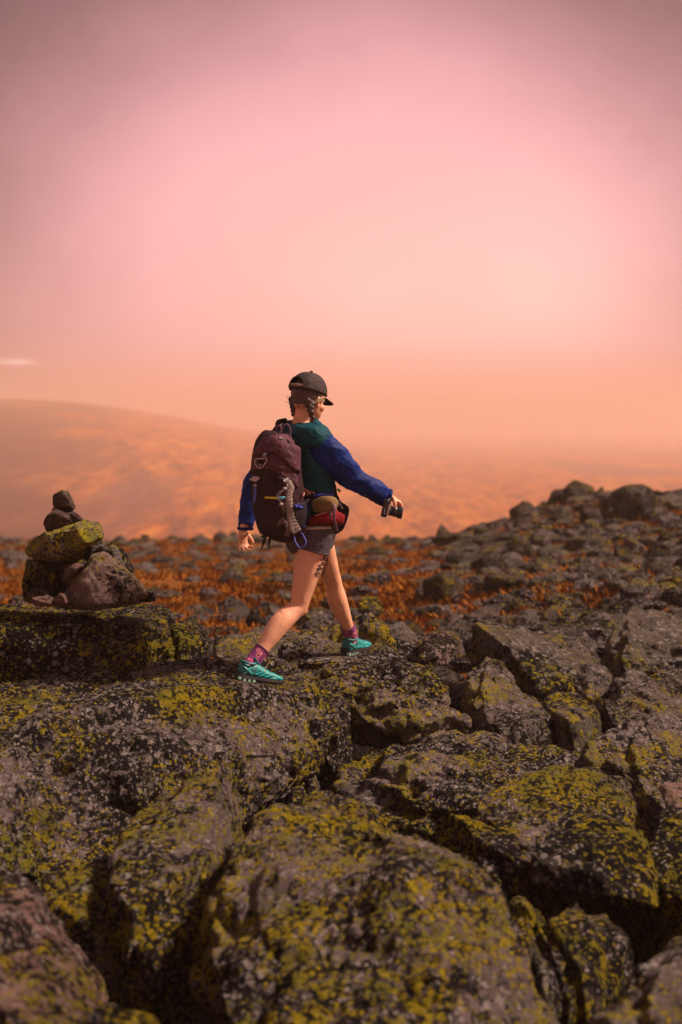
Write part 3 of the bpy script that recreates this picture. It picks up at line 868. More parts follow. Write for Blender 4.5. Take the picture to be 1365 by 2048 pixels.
M_plast = simple('grey_buckle', (0.38, 0.33, 0.36), .35, .1)
M_black = simple('black_plastic', (0.010, 0.009, 0.010), .38, .2, spec=.5)
M_glass = simple('lens_glass', (0.01, 0.01, 0.02), .06, .1, bumps=0, spec=.8)
M_yt = simple('yellow_tag', (0.75, 0.52, 0.02), .6, .15)
M_ct = simple('cyan_tag', (0.12, 0.50, 0.55), .6, .15)
M_tan = cloth('tan_strap', (0.20, 0.12, 0.09), .2, .1, .8)
M_teal2 = cloth('turquoise_shoe_mesh', (0.0, 0.16, 0.145), .3, .0, .45, scale=40, weave=260, spec=.5)
M_teal3 = simple('turquoise_overlay', (0.01, 0.46, 0.42), .35, .1, spec=.6)
M_sole = simple('dark_rubber', (0.022, 0.014, 0.016), .7, .2)
M_mint = simple('mint_rubber', (0.30, 0.48, 0.34), .6, .2)
M_lace = simple('black_lace', (0.012, 0.02, 0.025), .7, .1)

for m_ in (M_teal2, M_teal3):
    nt = m_.node_tree; b_ = nt.nodes['Principled BSDF']; src = b_.inputs['Base Color'].links[0].from_socket
    dirt = step(nt, noise(nt, coords(nt, False), 28, 6, .7), .50, .66)
    nt.links.new(mix(nt, math_(nt, 'MULTIPLY', dirt, .75), src, (.05, .04, .028)), b_.inputs['Base Color'])

def capmat():
    m, nt, b = newmat('mottled_cap_cloth')
    v = coords(nt, False)
    c = ramp(nt, noise(nt, v, 55, 5, .7), [(0.38, (0.010, 0.006, 0.006)), (0.5, (0.022, 0.012, 0.009)), (0.6, (0.065, 0.03, 0.016)), (0.7, (0.035, 0.018, 0.022))])
    nt.links.new(c, b.inputs['Base Color']); b.inputs['Roughness'].default_value = .85
    bump(nt, b, noise(nt, v, 300, 3), .3, .001)
    return m
M_cap = capmat()
def hairmat(name, a, bb):
    m, nt, b = newmat(name)
    v = coords(nt, False)
    mp = N(nt, 'ShaderNodeMapping'); nt.links.new(v, mp.inputs[0]); mp.inputs['Scale'].default_value = (1, 1, .18)
    n = noise(nt, mp.outputs[0], 260, 4, .6)
    c = mix(nt, step(nt, n, .35, .65), a, bb)
    nt.links.new(c, b.inputs['Base Color']); b.inputs['Roughness'].default_value = .42
    bump(nt, b, n, .8, .002)
    return m
M_hair = hairmat('brown_hair', (0.012, 0.005, 0.003), (0.07, 0.026, 0.014))
M_blond = hairmat('fair_hair', (0.12, 0.055, 0.022), (0.40, 0.22, 0.09))
def sockmat():
    m, nt, b = newmat('patterned_sock_knit')
    v = coords(nt, False)
    vo = N(nt, 'ShaderNodeTexVoronoi'); vo.inputs['Scale'].default_value = 36; nt.links.new(v, vo.inputs['Vector'])
    c = ramp(nt, vo.outputs['Distance'], [(0.0, (0.07, 0.02, 0.07)), (0.24, (0.10, 0.02, 0.09)), (0.28, (0.75, 0.30, 0.24)), (0.40, (0.62, 0.10, 0.16)), (0.52, (0.22, 0.03, 0.16))])
    c = mix(nt, step(nt, noise(nt, v, 30, 3), .62, .66), c, (0.26, 0.05, 0.26))
    nt.links.new(c, b.inputs['Base Color']); b.inputs['Roughness'].default_value = .9
    bump(nt, b, noise(nt, v, 350, 2), .5, .0015)
    return m
M_sock = sockmat()

person = empty('person', at(560, 1366, 7.25))
tag(person, 'hiker in teal and navy jacket and grey shorts striding over boulders', 'person')
PR = person
def put(o, parent=None):
    return adopt(o, parent or PR)

# ---------------- body: one continuous skin
HIP_R, KNEE_R, ANK_R = at(633, 1068, 7.43), at(598, 1213, 7.40), at(506, 1322, 7.24)
HIP_L, KNEE_L, ANK_L = at(630, 1066, 7.58), at(666, 1160, 7.84), at(703, 1274, 8.06)
SH_R, ELB_R, WR_R = at(648, 893, 7.38), at(703, 960, 7.42), at(774, 994, 7.50)
SH_L, ELB_L, WR_L = at(570, 880, 7.66), at(503, 985, 7.70), at(489, 1056, 7.62)
HEAD = at(617, 795, 7.50)
b = bmesh.new()
def leg(h, k, a, sd, back, cs):
    """thigh to ankle with calf; back = unit vector towards the calf side"""
    th = k - h; sh = a - k
    P = [h + th * 0.0, h + th * .25, h + th * .55, h + th * .85, k, k + sh * .12 + back * .004, k + sh * .32 + back * .018, k + sh * .55 + back * .012, k + sh * .8 + back * .002, a + sh * .02]
    Rr = [.086, .081, .070, .055, .049, .048, .057, .049, .034, .032]
    Rr = [r * cs for r in Rr]
    tube(b, P, [(r * .97, r) for r in Rr], sd, 20, 5)
    ball(b, k + th.normalized() * .004 - back * .024, (.032 * cs, .032 * cs, .036 * cs))
    ball(b, k - th * .10 - back * .022, (.030, .034, .05)); ball(b, k + sh * .30 + back * .026 + Vector(sd) * .014, (.028, .03, .060)); ball(b, k + sh * .27 + back * .026 - Vector(sd) * .014, (.028, .03, .055))
bk_r = (Vector((-.75, -.2, .55))).normalized()
leg(HIP_R, KNEE_R, ANK_R, Rt, bk_r, 1.0)
bk_l = (Vector((-.55, -.7, .1))).normalized()
leg(HIP_L, KNEE_L, ANK_L, Vector((1, -.5, 0)).normalized(), bk_l, .98)
ball(b, at(606, 1090, 7.46), (.072, .07, .08))                  # gluteal mass
PEL = at(622, 1055, 7.5)
tube(b, [PEL - UP * .05, PEL + UP * .04, at(616, 985, 7.5), at(613, 920, 7.5), at(608, 878, 7.5), at(604, 858, 7.5)],
     [(.130, .088), (.132, .09), (.115, .08), (.135, .10), (.15, .085), (.08, .06)], Rt, 20, 5)
# neck and head
tube(b, [at(602, 868, 7.53), at(606, 835, 7.51), at(612, 808, 7.49)], [.056, .050, .052], Rt, 16, 5)
FD = (Vector((0.67, 0.72, -.22))).normalized()                   # where the face looks
FS = FD.cross(UP).normalized()                                  # her right side of the head
FU = FS.cross(FD).normalized()
MH = Matrix((FD, FS, FU)).transposed()
ball(b, HEAD + UP * .012, (.096, .076, .105), MH, 3)
tube(b, [HEAD + FD * .045 - FU * .03, HEAD + FD * .055 - FU * .075, HEAD + FD * .058 - FU * .108], [(.056, .05), (.048, .045), (.026, .028)], FS, 14, 4)   # jaw
tube(b, [HEAD + FD * .082 - FU * .002, HEAD + FD * .100 - FU * .03, HEAD + FD * .106 - FU * .048], [(.007, .008), (.009, .010), (.012, .009)], FS, 10, 3)   # nose
ball(b, HEAD + FD * .090 - FU * .076, (.012, .022, .006), MH); ball(b, HEAD + FD * .089 - FU * .087, (.011, .019, .006), MH)     # lips
ball(b, HEAD + FD * .085 + FU * .018, (.012, .045, .010), MH)       # brow
for s in (1, -1):
    ball(b, HEAD + FD * .062 + FS * .040 * s - FU * .040, (.025, .022, .024), MH)   # cheek
    ec = HEAD + FS * .077 * s + FD * .004 - FU * .022
    ME = MH @ Matrix.Rotation(-.35 * s, 3, 'Z')
    ball(b, ec, (.019, .008, .031), ME); ball(b, ec - FU * .024 - FD * 0, (.010, .007, .012), ME)     # ear
# arms (mostly inside the sleeves)
tube(b, [SH_R, ELB_R, WR_R], [.045, .038, .025], None, 14, 6)
tube(b, [SH_L, ELB_L, WR_L], [.045, .038, .025], None, 14, 6)
# hands
def hand(w, d, palm_n, thumb_side, curls, spread=.14, L=1.0, thumb=None):
    """d: pointing direction of the hand, palm_n: out of the palm, curls: per finger list of joint bends"""
    d = d.normalized(); pn = (palm_n - d * palm_n.dot(d)).normalized(); sd = d.cross(pn).normalized()
    if sd.dot(thumb_side) < 0: sd = -sd                                   # sd points to the thumb
    tube(b, [w - d * .01, w + d * .03 * L, w + d * .075 * L], [(.025, .018), (.034, .015), (.037, .012)], sd, 14, 4, cap=.5)
    lens = [.068, .077, .071, .056]
    for i in range(4):
        off = (1.5 - i) * .0185
        base = w + d * .074 * L + sd * off
        dd = (d + sd * (1.5 - i) * spread * .5).normalized()
        P = [base - dd * .02, base]; cur = dd; p = base
        ax = cur.cross(pn).normalized()
        for j, fr in enumerate((.44, .31, .25)):
            cur = Matrix.Rotation(curls[i][j], 3, ax) @ cur
            p = p + cur * lens[i] * fr * L
            P.append(p)
        tube(b, P, [.0088, .0088, .0080, .0074, .0064], None, 10, 3, cap=.9)
    tb = w + d * .022 * L + sd * .026
    tp = thumb or [(.6, .8, .15), (.8, .5, .35), (.9, .2, .4)]
    P = [tb - sd * .012]; p = tb; P.append(p)
    for (a, s_, n_), ln in zip(tp, (.034, .028, .022)):
        p = p + (d * a + sd * s_ + pn * n_).normalized() * ln * L
        P.append(p)
    tube(b, P, [.013, .0125, .0105, .0095, .0075], None, 10, 3, cap=.9)
# right hand closes over the grip of the camera
HR = at(779, 992, 7.50)
hand(HR, Vector((.80, .12, -.55)), Vector((-.45, -.1, -.9)), Vector((.1, -1, -.2)),
     [(.55, .75, .6), (.65, .9, .7), (.75, 1.0, .7), (.8, 1.0, .7)], .10, .86, thumb=[(.6, .5, .5), (.5, .1, 1.0), (.15, -.1, 1.0)])
# left hand hangs loosely with bent fingers
HL = at(486, 1062, 7.62)
hand(HL, Vector((-.02, .05, -1)), Vector((.75, -.6, 0)), Vector((.75, .4, 0)),
     [(.45, .9, .6), (.35, .6, .4), (.25, .45, .3), (.1, .2, .15)], .22, .82)
body = weld('body', b, M_skin, .0042, 3, lambda co: .0022 * fbm(co, 13, 3))
put(body)
bm = bmesh.new()
for s in (1, -1): ball(bm, HEAD + FD * .083 + FS * .031 * s - FU * .002, .0115)
o = obj('eye', bm, simple('eye_white', (.5, .45, .42), .2, .05, bumps=0)); put(o)

# floral tattoo on the outer thigh: inked shapes lying on the skin
BB = bvh(body)
M_ink = simple('tattoo_ink', (0.035, 0.02, 0.02), .6, .2, bumps=0)
def hit(tree, px, py, lift=.001):
    p, n, i, dist = tree.ray_cast(CAM, raydir(px, py))
    if p is None: return None, None
    return p + n * lift, n
ink = bmesh.new()
def petal(px, py, L, w, a):
    pts = []
    for k in range(10):
        t = 2 * PI * k / 10
        u_, v_ = L * .5 * (1 + math.cos(t)), w * .5 * math.sin(t)
        x = px + u_ * math.cos(a) - v_ * math.sin(a); y = py + u_ * math.sin(a) + v_ * math.cos(a)
        p, n = hit(BB, x, y, .0012)
        if p is None: return
        pts.append(p)
    try: ink.faces.new([ink.verts.new(p) for p in pts])
    except ValueError: pass
def flower(px, py, r, n=6):
    for k in range(n): petal(px + .25 * r * math.cos(k * 2 * PI / n), py + .25 * r * math.sin(k * 2 * PI / n), r * 1.0, r * .55, k * 2 * PI / n + .3)
rt_ = random.Random(2)
for px, py, r in ((652, 1110, 4.5), (635, 1149, 5.0), (646, 1128, 3.5), (641, 1137, 3.2), (650, 1120, 3)): flower(px, py, r)
for (x0, y0), (x1, y1) in (((655, 1104), (645, 1122)), ((645, 1122), (637, 1147)), ((656, 1118), (648, 1143)), ((648, 1143), (640, 1168)), ((640, 1130), (633, 1150))):
    nn_ = 12
    for k in range(nn_):
        t = k / nn_
        x, y = x0 + (x1 - x0) * t, y0 + (y1 - y0) * t
        petal(x, y, 1.6, .9, math.atan2(y1 - y0, x1 - x0))
        if k % 2: petal(x, y, rt_.uniform(3, 5.5), rt_.uniform(1.6, 2.6), rt_.uniform(0, 2 * PI))
o = obj('tattoo', ink, M_ink, smooth=False); put(o)
o['label'] = 'dark floral tattoo down the thigh'

# ---------------- shorts
b = bmesh.new()
tube(b, [PEL - UP * .055, PEL + UP * .0, PEL + UP * .06], [(.150, .112), (.156, .118), (.140, .105)], Rt, 24, 5, cap=.3)
ball(b, at(604, 1078, 7.46), (.092, .090, .10))
ball(b, at(612, 1078, 7.56), (.085, .085, .09)); ball(b, HIP_R, (.100, .100, .10))
def shleg(h, k, l, r0=.100, r1=.094):
    d = (k - h)
    tube(b, [h + d * .0, h + d * l], [r0, r1], Rt, 24, 5, cap=.02)
shleg(HIP_R, KNEE_R, .245, .098, .0905); shleg(HIP_L, KNEE_L, .24, .090, .086)
def wr_short(co): return .0016 * fbm(co * np.array([1, 1, 4.0]), 9, 3) + .001 * fbm(co, 25, 2)
shorts = weld('shorts', b, M_short, .005, 2, wr_short); put(shorts)
# rolled hem seams
def hem_ring(h, k, l, r):
    d = (k - h).normalized(); c = h + (k - h) * l
    s1 = d.orthogonal().normalized(); s2 = d.cross(s1)
    return [c + s1 * r * math.cos(t) + s2 * r * math.sin(t) for t in [2 * PI * i / 24 for i in range(25)]]
bm = bmesh.new(); tube(bm, hem_ring(HIP_R, KNEE_R, .235, .092), [.0032] * 25, None, 8, 1, cap=0)
put(obj('hem', bm, M_short), shorts).matrix_parent_inverse = Matrix.Identity(4)
ST_ = bvh(shorts); hp_ = []
for i in range(9):
    q, n_ = hit(ST_, 604 + 7.0 * i, 1058 - .35 * i, .004)
    if q is not None: hp_.append(q)
sh_hem = ribbon('shirt_hem', hp_, .016, M_cream, lambda p: ST_.find_nearest(p)[1]); put(sh_hem)

# ---------------- jacket
def folds(freq, amp, st=(1, 1, 1)):
    def f(co):
        q = co * np.array(st)
        w = q + .06 * np.stack([fbm(q, 5, 2), fbm(q + 7, 5, 2), fbm(q + 13, 5, 2)], 1)
        return amp * (fbm(w, freq, 3, .5, ridged=True) - .3) + amp * .5 * fbm(q + 3, freq * 2.2, 3)
    return f
b = bmesh.new()
tube(b, [at(622, 1046, 7.5), at(621, 1012, 7.5), at(619, 965, 7.49), at(616, 925, 7.48), at(612, 888, 7.48), at(607, 866, 7.5), at(604, 850, 7.51)],
     [(.155, .118), (.150, .115), (.150, .118), (.160, .120), (.168, .108), (.125, .085), (.075, .07)], Rt, 26, 6, power=2.3, cap=.1)
jacket = weld('jacket', b, M_teal, .006, 3, lambda co: folds(6, .016, (1, 1, .5))(co) + folds(15, .004)(co)); put(jacket)
def sleeve(P, Rr, sd=None):
    global b
    b = bmesh.new(); tube(b, P, Rr, sd, 22, 7, cap=.25)
    # gathered cuff
    o = weld('sleeve', b, M_navy, .005, 2, lambda co: folds(6, .010)(co) + folds(15, .0045)(co))
    o.parent = jacket
    return o
sleeve([at(632, 890, 7.40), at(652, 902, 7.37), at(680, 930, 7.385), at(707, 955, 7.42), at(733, 972, 7.45), at(757, 985, 7.475), at(772, 993, 7.49)],
       [(.066, .070), (.070, .088), (.062, .076), (.056, .064), (.050, .054), (.046, .055), (.036, .050)], Vector((0, 1, 0)))
sleeve([at(580, 884, 7.62), at(562, 896, 7.66), at(535, 932, 7.70), at(512, 965, 7.70), at(501, 995, 7.69), at(496, 1030, 7.66), at(492, 1052, 7.63)],
       [(.060, .066), (.068, .080), (.064, .070), (.058, .060), (.052, .050), (.053, .052), (.044, .046)], Vector((0, 1, 0)))
for c0, dr, rr in ((at(775, 994, 7.492), (at(775, 994, 7.492) - at(757, 985, 7.475)).normalized(), .040), (at(491, 1057, 7.625), Vector((-.05, 0, -1)), .038)):
    s1 = dr.orthogonal().normalized(); s2 = dr.cross(s1)
    bm = bmesh.new(); tube(bm, [c0 + s1 * rr * math.cos(t) + s2 * rr * math.sin(t) for t in [2 * PI * i / 20 for i in range(21)]], [.008 + .0015 * math.sin(i * 2.3) for i in range(21)], None, 8, 2, cap=0)
    o = obj('cuff', bm, M_navy); o.parent = jacket
# hood lying on the back and shoulders
b = bmesh.new()
NB = at(604, 856, 7.50)
def ringp(a, r1, r2, dz): return NB + Rt * r1 * math.cos(a) + Hd * r2 * math.sin(a) + UP * dz
P = []; Rr = []
for i in range(15):
    a = R(-235 + 290 * i / 14)
    k = max(0, -math.sin(a))
    P.append(ringp(a, .088, .078, .008 - .020 * k)); Rr.append(.030 + .012 * k)
tube(b, P, [(r * .8, r) for r in Rr], None, 14, 3)
tube(b, [at(566, 862, 7.62), at(585, 868, 7.46), at(610, 872, 7.36), at(638, 876, 7.34), at(661, 886, 7.36)], [(.030, .045), (.05, .055), (.048, .062), (.040, .052), (.022, .026)], Vector((0, 1, 0)), 16, 5)
tube(b, [at(590, 868, 7.45), at(612, 880, 7.37), at(628, 889, 7.35), at(640, 884, 7.35)], [.045, .046, .030, .028], None, 14, 4)
tube(b, [at(628, 850, 7.47), at(642, 866, 7.42), at(660, 884, 7.38)], [.036, .036, .022], None, 14, 4)
hood = weld('hood', b, M_teal, .005, 4, folds(7, .017, (.6, 1, 1.2))); hood.parent = jacket

# ---------------- hair, braids, cap
b = bmesh.new()
ball(b, HEAD + UP * .012 - FD * .004, (.100, .081, .108), MH, 3)
ball(b, HEAD - FU * .052 - FD * .052, (.044, .060, .034), MH)
tube(b, [HEAD - FD * .07 - FU * .035 + FS * .02, HEAD - FD * .03 - FU * .05 + FS * .072], [.026, .02], None, 12, 4)
o_ = weld('hair', b, M_hair, .004, 2, lambda co: .0025 * fbm(co * np.array([1, 1, .3]), 60, 2))
# keep hair off the face
bm = bmesh.new(); bm.from_mesh(o_.data)
kill = []
for f in bm.faces:
    c = f.calc_center_median() - HEAD
    x, z, s = c.dot(FD), c.dot(FU), c.dot(FS)
    if x > .012 + .25 * max(0, z) + (.03 if z > .02 else 0) and z < .06: kill.append(f)
    elif z < -.055 - .25 * max(0, x + .02) : kill.append(f)
    elif x > -.02 and z < -.03: kill.append(f)
bmesh.ops.delete(bm, geom=kill, context='FACES')
bm.to_mesh(o_.data); bm.free(); hair = put(o_)
# fair streak swept back over the ear
bm = bmesh.new()
for k in range(2):
    z = .012 - .010 * k
    tube(bm, [HEAD + FS * .074 + FD * (.050 - .004 * k) + FU * z, HEAD + FS * .085 + FD * .022 + FU * (z - .010), HEAD + FS * .084 - FD * .012 + FU * (z - .032), HEAD + FS * .070 - FD * .032 + FU * (z - .052)],
         [(.003, .005), (.004, .008), (.004, .007), (.003, .004)], FS, 8, 4)
o = obj('hair_strand', bm, M_blond); put(o)
def braid(P, r0):
    D = [Vector(p) for p in crom([list(p) for p in P], 10)]
    bm = bmesh.new(); n_ = len(D); m_ = 9
    sx_ = Vector((1, -.25, 0)).normalized()
    for i in range(m_):
        t = i / (m_ - 1); p = D[int(t * (n_ - 1))]; r = r0 * (1 - .42 * t)
        s_ = 1 if i % 2 else -1
        ball(bm, p + sx_ * s_ * r * .42, (r * .74, r * .66, r * .92), Matrix.Rotation(s_ * .65, 3, 'Y'), 2)
        ball(bm, p + Vector((0, -.4, 0)) * r * .5 - sx_ * s_ * r * .1, (r * .6, r * .5, r * .7), Matrix.Rotation(-s_ * .6, 3, 'Y'), 2)
    o = weld('braid', bm, M_hair, .0022, 1); put(o); return o
braid([at(615, 800, 7.415), at(620, 815, 7.405), at(623, 828, 7.40), at(626, 842, 7.405)], .021)
braid([at(585, 800, 7.50), at(586, 815, 7.49), at(587, 830, 7.49)], .018)
# fly-away hairs
bm = bmesh.new(); r6 = random.Random(9)
for k in range(26):
    p0 = at(r6.uniform(583, 592), r6.uniform(792, 808), 7.47)
    dx, dz = r6.uniform(-.045, -.012), r6.uniform(-.012, .010)
    tube(bm, [p0, p0 + Vector((dx * .5, 0, dz * .2 - .004)), p0 + Vector((dx, 0, dz))], [.0008, .0006, .0004], None, 4, 3, cap=0)
for k in range(14):
    p0 = at(r6.uniform(593, 612), 806, 7.43)
    tube(bm, [p0, p0 + Vector((r6.uniform(-.01, .01), -.004, -.015)), p0 + Vector((r6.uniform(-.014, .014), -.002, -.03))], [.0009, .0007, .0004], None, 4, 3, cap=0)
o = obj('loose_hair', bm, M_hair); put(o)
# cap
CC = HEAD + UP * .030 + FD * .000
cb = bmesh.new()
nu, nvv = 48, 18
rows = []
for j in range(nvv + 1):
    ph = PI / 2 * j / nvv
    row = []
    for i in range(nu):
        a = 2 * PI * i / nu
        seam = 1 - .010 * max(0, 1 - abs(((a / (2 * PI) * 6) % 1) - .5) * 0 - min((a / (2 * PI) * 6) % 1, 1 - (a / (2 * PI) * 6) % 1) * 14)
        rr = math.sin(PI / 2 - ph) ** .80
        z = math.sin(ph) * .108 - .006
        row.append(cb.verts.new(CC + FD * (.112 * rr * seam * math.cos(a)) + FS * (.091 * rr * seam * math.sin(a)) + FU * z))
    rows.append(row)
for j in range(nvv):
    for i in range(nu):
        a = 2 * PI * (i + .5) / nu; ph = (j + .5) / nvv * 90
        da = abs(math.degrees(a) - 180)
        if 11 < ph < 35 and da < 34 * math.sqrt(max(0, 1 - ((ph - 11) / 25) ** 2)): continue   # the arch at the back
        cb.faces.new((rows[j][i], rows[j][(i + 1) % nu], rows[j + 1][(i + 1) % nu], rows[j + 1][i]))
cap = obj('cap', cb, M_cap)
sm = cap.modifiers.new('thickness', 'SOLIDIFY'); sm.thickness = .004; sm.offset = 1
put(cap)
bb_ = bmesh.new(); nbx, nby = 14, 16; grid = []
for i in range(nbx + 1):
    t = i / nbx; row = []
    for j in range(nby + 1):
        s = -1 + 2 * j / nby
        e = .106 + .075 * t * math.sqrt(max(0, 1 - (s * .93) ** 2)) - .035 * s * s
        row.append(bb_.verts.new(CC + FD * e + FS * (s * .072) + FU * (-.004 - .26 * (e - .07) - .022 * s * s)))
    grid.append(row)
for i in range(nbx):
    for j in range(nby): bb_.faces.new((grid[i][j], grid[i + 1][j], grid[i + 1][j + 1], grid[i][j + 1]))
brim = obj('brim', bb_, M_cap); brim.modifiers.new('t', 'SOLIDIFY').thickness = .006
brim.parent = cap
bm = bmesh.new(); ball(bm, CC + FU * .108, (.009, .009, .006), MH); o = obj('button', bm, M_cap); o.parent = cap
def capring(a0, a1, z0, r=1.02, n_=9): return [CC + FD * (.112 * r * math.cos(a)) + FS * (.091 * r * math.sin(a)) + FU * z0 for a in [R(a0 + (a1 - a0) * i / (n_ - 1)) for i in range(n_)]]
hn = lambda p: (p - CC - FU * (p - CC).dot(FU)).normalized()
o = ribbon('back_strap', capring(145, 215, .008, 1.03), .018, M_cap, hn); o.parent = cap
o = ribbon('strap_label', capring(150, 187, .008, 1.065), .016, M_tan, hn, thick=.001); o.parent = cap
arch = [CC + FD * (.112 * math.cos(ph_) ** .8 * 1.035 * math.cos(a)) + FS * (.091 * math.cos(ph_) ** .8 * 1.035 * math.sin(a)) + FU * (math.sin(ph_) * .108 - .006)
        for a, ph_ in [(PI + R(35) * math.cos(t), R(11 + 25 * math.sin(t))) for t in [PI * i / 12 for i in range(13)]]]
o = ribbon('opening_trim', arch, .007, M_cap, hn); o.parent = cap

# ---------------- shoes and socks
def shoe(heel, toe, upv, label=None, ankle=None, flip=1):
    L = (toe - heel).length; f = (toe - heel).normalized(); u = (upv - f * upv.dot(f)).normalized(); s = f.cross(u).normalized()
    root = empty('shoe', heel); root.parent = PR; root.matrix_parent_inverse = Matrix.Translation(-Vector(PR.location))
    def loc(x, y, z): return heel + f * (x * L) + s * (y + .004 * math.sin(x * 3)) + u * z
    # upper: cross-sections along the foot  (x, half width, top height, lift)
    ST = [(-.005, .012, .050, .030), (.02, .026, .082, .022), (.08, .033, .092, .020), (.17, .035, .088, .019), (.27, .035, .092, .018), (.36, .036, .094, .018), (.45, .038, .084, .018), (.55, .041, .072, .018), (.66, .044, .062, .019), (.78, .044, .054, .020), (.88, .039, .047, .022), (.95, .028, .040, .026), (.99, .012, .034, .030)]
    D = crom(ST, 4); bm = bmesh.new(); rings = []
    for x, hw, top, lo in D:
        ring = []
        for k in range(20):
            a = 2 * PI * k / 20
            c, q = math.cos(a), math.sin(a)
            yy = hw * math.copysign(abs(c) ** .75, c) * (1 - .25 * max(0, q))
            zz = lo + (top - lo) * (.5 + .5 * math.copysign(abs(q) ** .8, q))
            ring.append(bm.verts.new(loc(x, yy, zz)))
        rings.append(ring)
    for a, c in zip(rings, rings[1:]):
        for k in range(20): bm.faces.new((a[k], a[(k + 1) % 20], c[(k + 1) % 20], c[k]))
    bm.faces.new(rings[0][::-1]); bm.faces.new(rings[-1])
    bmesh.ops.recalc_face_normals(bm, faces=bm.faces)
    up_ = obj('upper', bm, M_teal2); adopt(up_, root)
    up_.matrix_parent_inverse = Matrix.Translation(-heel)
    def part(o):
        o.parent = root; o.matrix_parent_inverse = Matrix.Translation(-heel); return o
    # sole slab with a flared heel and toe spring
    bm = bmesh.new(); rows = []
    for i in range(27):
        x = -.035 + 1.06 * i / 26; t = i / 26
        hw = (.036 if t < .3 else .036 + .010 * math.sin((t - .3) / .7 * PI)) * (1 - max(0, (t - .86) / .14) ** 2.4 * .85) * (1 - max(0, (.10 - t) / .10) ** 2 * .45)
        spring = .012 * max(0, (t - .7) / .3) ** 2 + .010 * max(0, (.14 - t) / .14) ** 1.5
        top = .026 + .010 * max(0, (t - .82) / .18) + .012 * max(0, (.2 - t) / .2)
        lug = 0.004 if (i % 2) else 0
        rows.append([bm.verts.new(loc(x, -hw, spring + lug)), bm.verts.new(loc(x, hw, spring + lug)), bm.verts.new(loc(x, hw * 1.07, spring + .013)), bm.verts.new(loc(x, hw * 1.0, top + spring * .6)), bm.verts.new(loc(x, -hw * 1.0, top + spring * .6)), bm.verts.new(loc(x, -hw * 1.07, spring + .013))])
    for a, c in zip(rows, rows[1:]):
        for k in range(6): bm.faces.new((a[k], a[(k + 1) % 6], c[(k + 1) % 6], c[k]))
    bm.faces.new(rows[0][::-1]); bm.faces.new(rows[-1]); bmesh.ops.recalc_face_normals(bm, faces=bm.faces)
    part(obj('sole', bm, M_sole, smooth=False))
    bm = bmesh.new()
    for i in range(9):
        x = .0 + .10 * i
        if i == 4: continue
        for sd_ in (1, -1):
            boxy(bm, loc(x, .031 * sd_, .006 + (.006 if i == 0 else 0)), (.0075, .010, .0065), (f, s, u), .1)
    part(obj('tread', bm, M_mint, smooth=False))
    # welded overlays on the outer and inner side
    bm = bmesh.new(); T = BVHTree.FromPolygons([v.co.copy() for v in up_.data.vertices], [tuple(p.vertices) for p in up_.data.polygons])
    for sd_ in (1, -1):
        for path in ([(.03, .075), (.14, .055), (.24, .038)], [(.20, .030), (.32, .055), (.37, .085)], [(.24, .035), (.40, .048), (.47, .076)], [(.36, .030), (.50, .045), (.56, .066)],
                     [(.45, .028), (.60, .040), (.65, .057)], [(.58, .028), (.72, .032), (.84, .030), (.93, .030)], [(.06, .030), (.12, .045), (.20, .075)], [(.66, .056), (.76, .040), (.88, .034)]):
            P = []; Nn = []
            for x, z in crom(path, 4):
                o0 = loc(x, sd_ * .12, z); hp, n, _, _ = T.ray_cast(o0, -s * sd_)
                if hp is not None: P.append(hp + s * sd_ * .0012)
            if len(P) > 2: ribbon('', P, .0085, None, s * sd_ + u * .4, thick=.0012, n=1, bm_in=bm)
    bmesh.ops.recalc_face_normals(bm, faces=bm.faces)
    part(obj('overlay', bm, M_teal3))
    # laces and tongue
    bm = bmesh.new()
    for i in range(6):
        x = .36 + .055 * i; h_ = .096 - .036 * (i / 5)
        tube(bm, [loc(x, -.020, h_ - .008), loc(x + .01, 0, h_ + .001), loc(x + .02, .020, h_ - .010)], [.0022] * 3, None, 6, 3)
        tube(bm, [loc(x, .020, h_ - .008), loc(x + .01, 0, h_ + .002), loc(x + .02, -.020, h_ - .010)], [.0022] * 3, None, 6, 3)
    part(obj('laces', bm, M_lace))
    bm = bmesh.new(); tube(bm, [loc(.44, 0, .080), loc(.34, 0, .100), loc(.28, 0, .118)], [(.018, .006), (.021, .006), (.020, .005)], s, 12, 4)
    part(obj('tongue', bm, M_teal2))
    bm = bmesh.new()
    ce = loc(.18, 0, .092)
    tube(bm, [ce + f * .040 * math.cos(t) + s * .034 * math.sin(t) + u * (.004 * math.cos(2 * t)) for t in [2 * PI * i / 18 for i in range(19)]], [.0062] * 19, None, 8, 1, cap=0)
    part(obj('collar', bm, M_teal2))
    # dark toe and heel caps
    bm = bmesh.new(); tube(bm, [loc(.93, -.026, .034), loc(.995, -.012, .032), loc(1.003, .012, .032), loc(.93, .026, .034)], [(.006, .009)] * 4, u, 8, 4)
    part(obj('toe_cap', bm, M_sole))
    return loc
HEEL_R, TOE_R = at(474, 1358, 7.17), at(566, 1370, 7.29)
lr = shoe(HEEL_R, TOE_R, UP + Vector((-.05, 0, 0)))
HEEL_L, TOE_L = at(689, 1310, 8.02), at(735, 1294, 8.21)
ll = shoe(HEEL_L, TOE_L, UP + Vector((.10, -.10, 0)))
def sock(a, k, base, rs):
    bm = bmesh.new(); d = (k - a)
    tube(bm, [base, a * .5 + base * .5, a + d * .0, a + d * .12, a + d * .20], rs, None, 24, 6, cap=.05)
    o = obj('sock', bm, M_sock); put(o)
    bm = bmesh.new(); c = a + d * .203; dn = d.normalized(); s1 = dn.orthogonal().normalized(); s2 = dn.cross(s1); r_ = rs[-1]
    tube(bm, [c + s1 * r_ * math.cos(t) + s2 * r_ * math.sin(t) for t in [2 * PI * i / 20 for i in range(21)]], [.0035] * 21, None, 8, 1, cap=0)
    q = obj('cuff', bm, M_mauve); q.parent = o
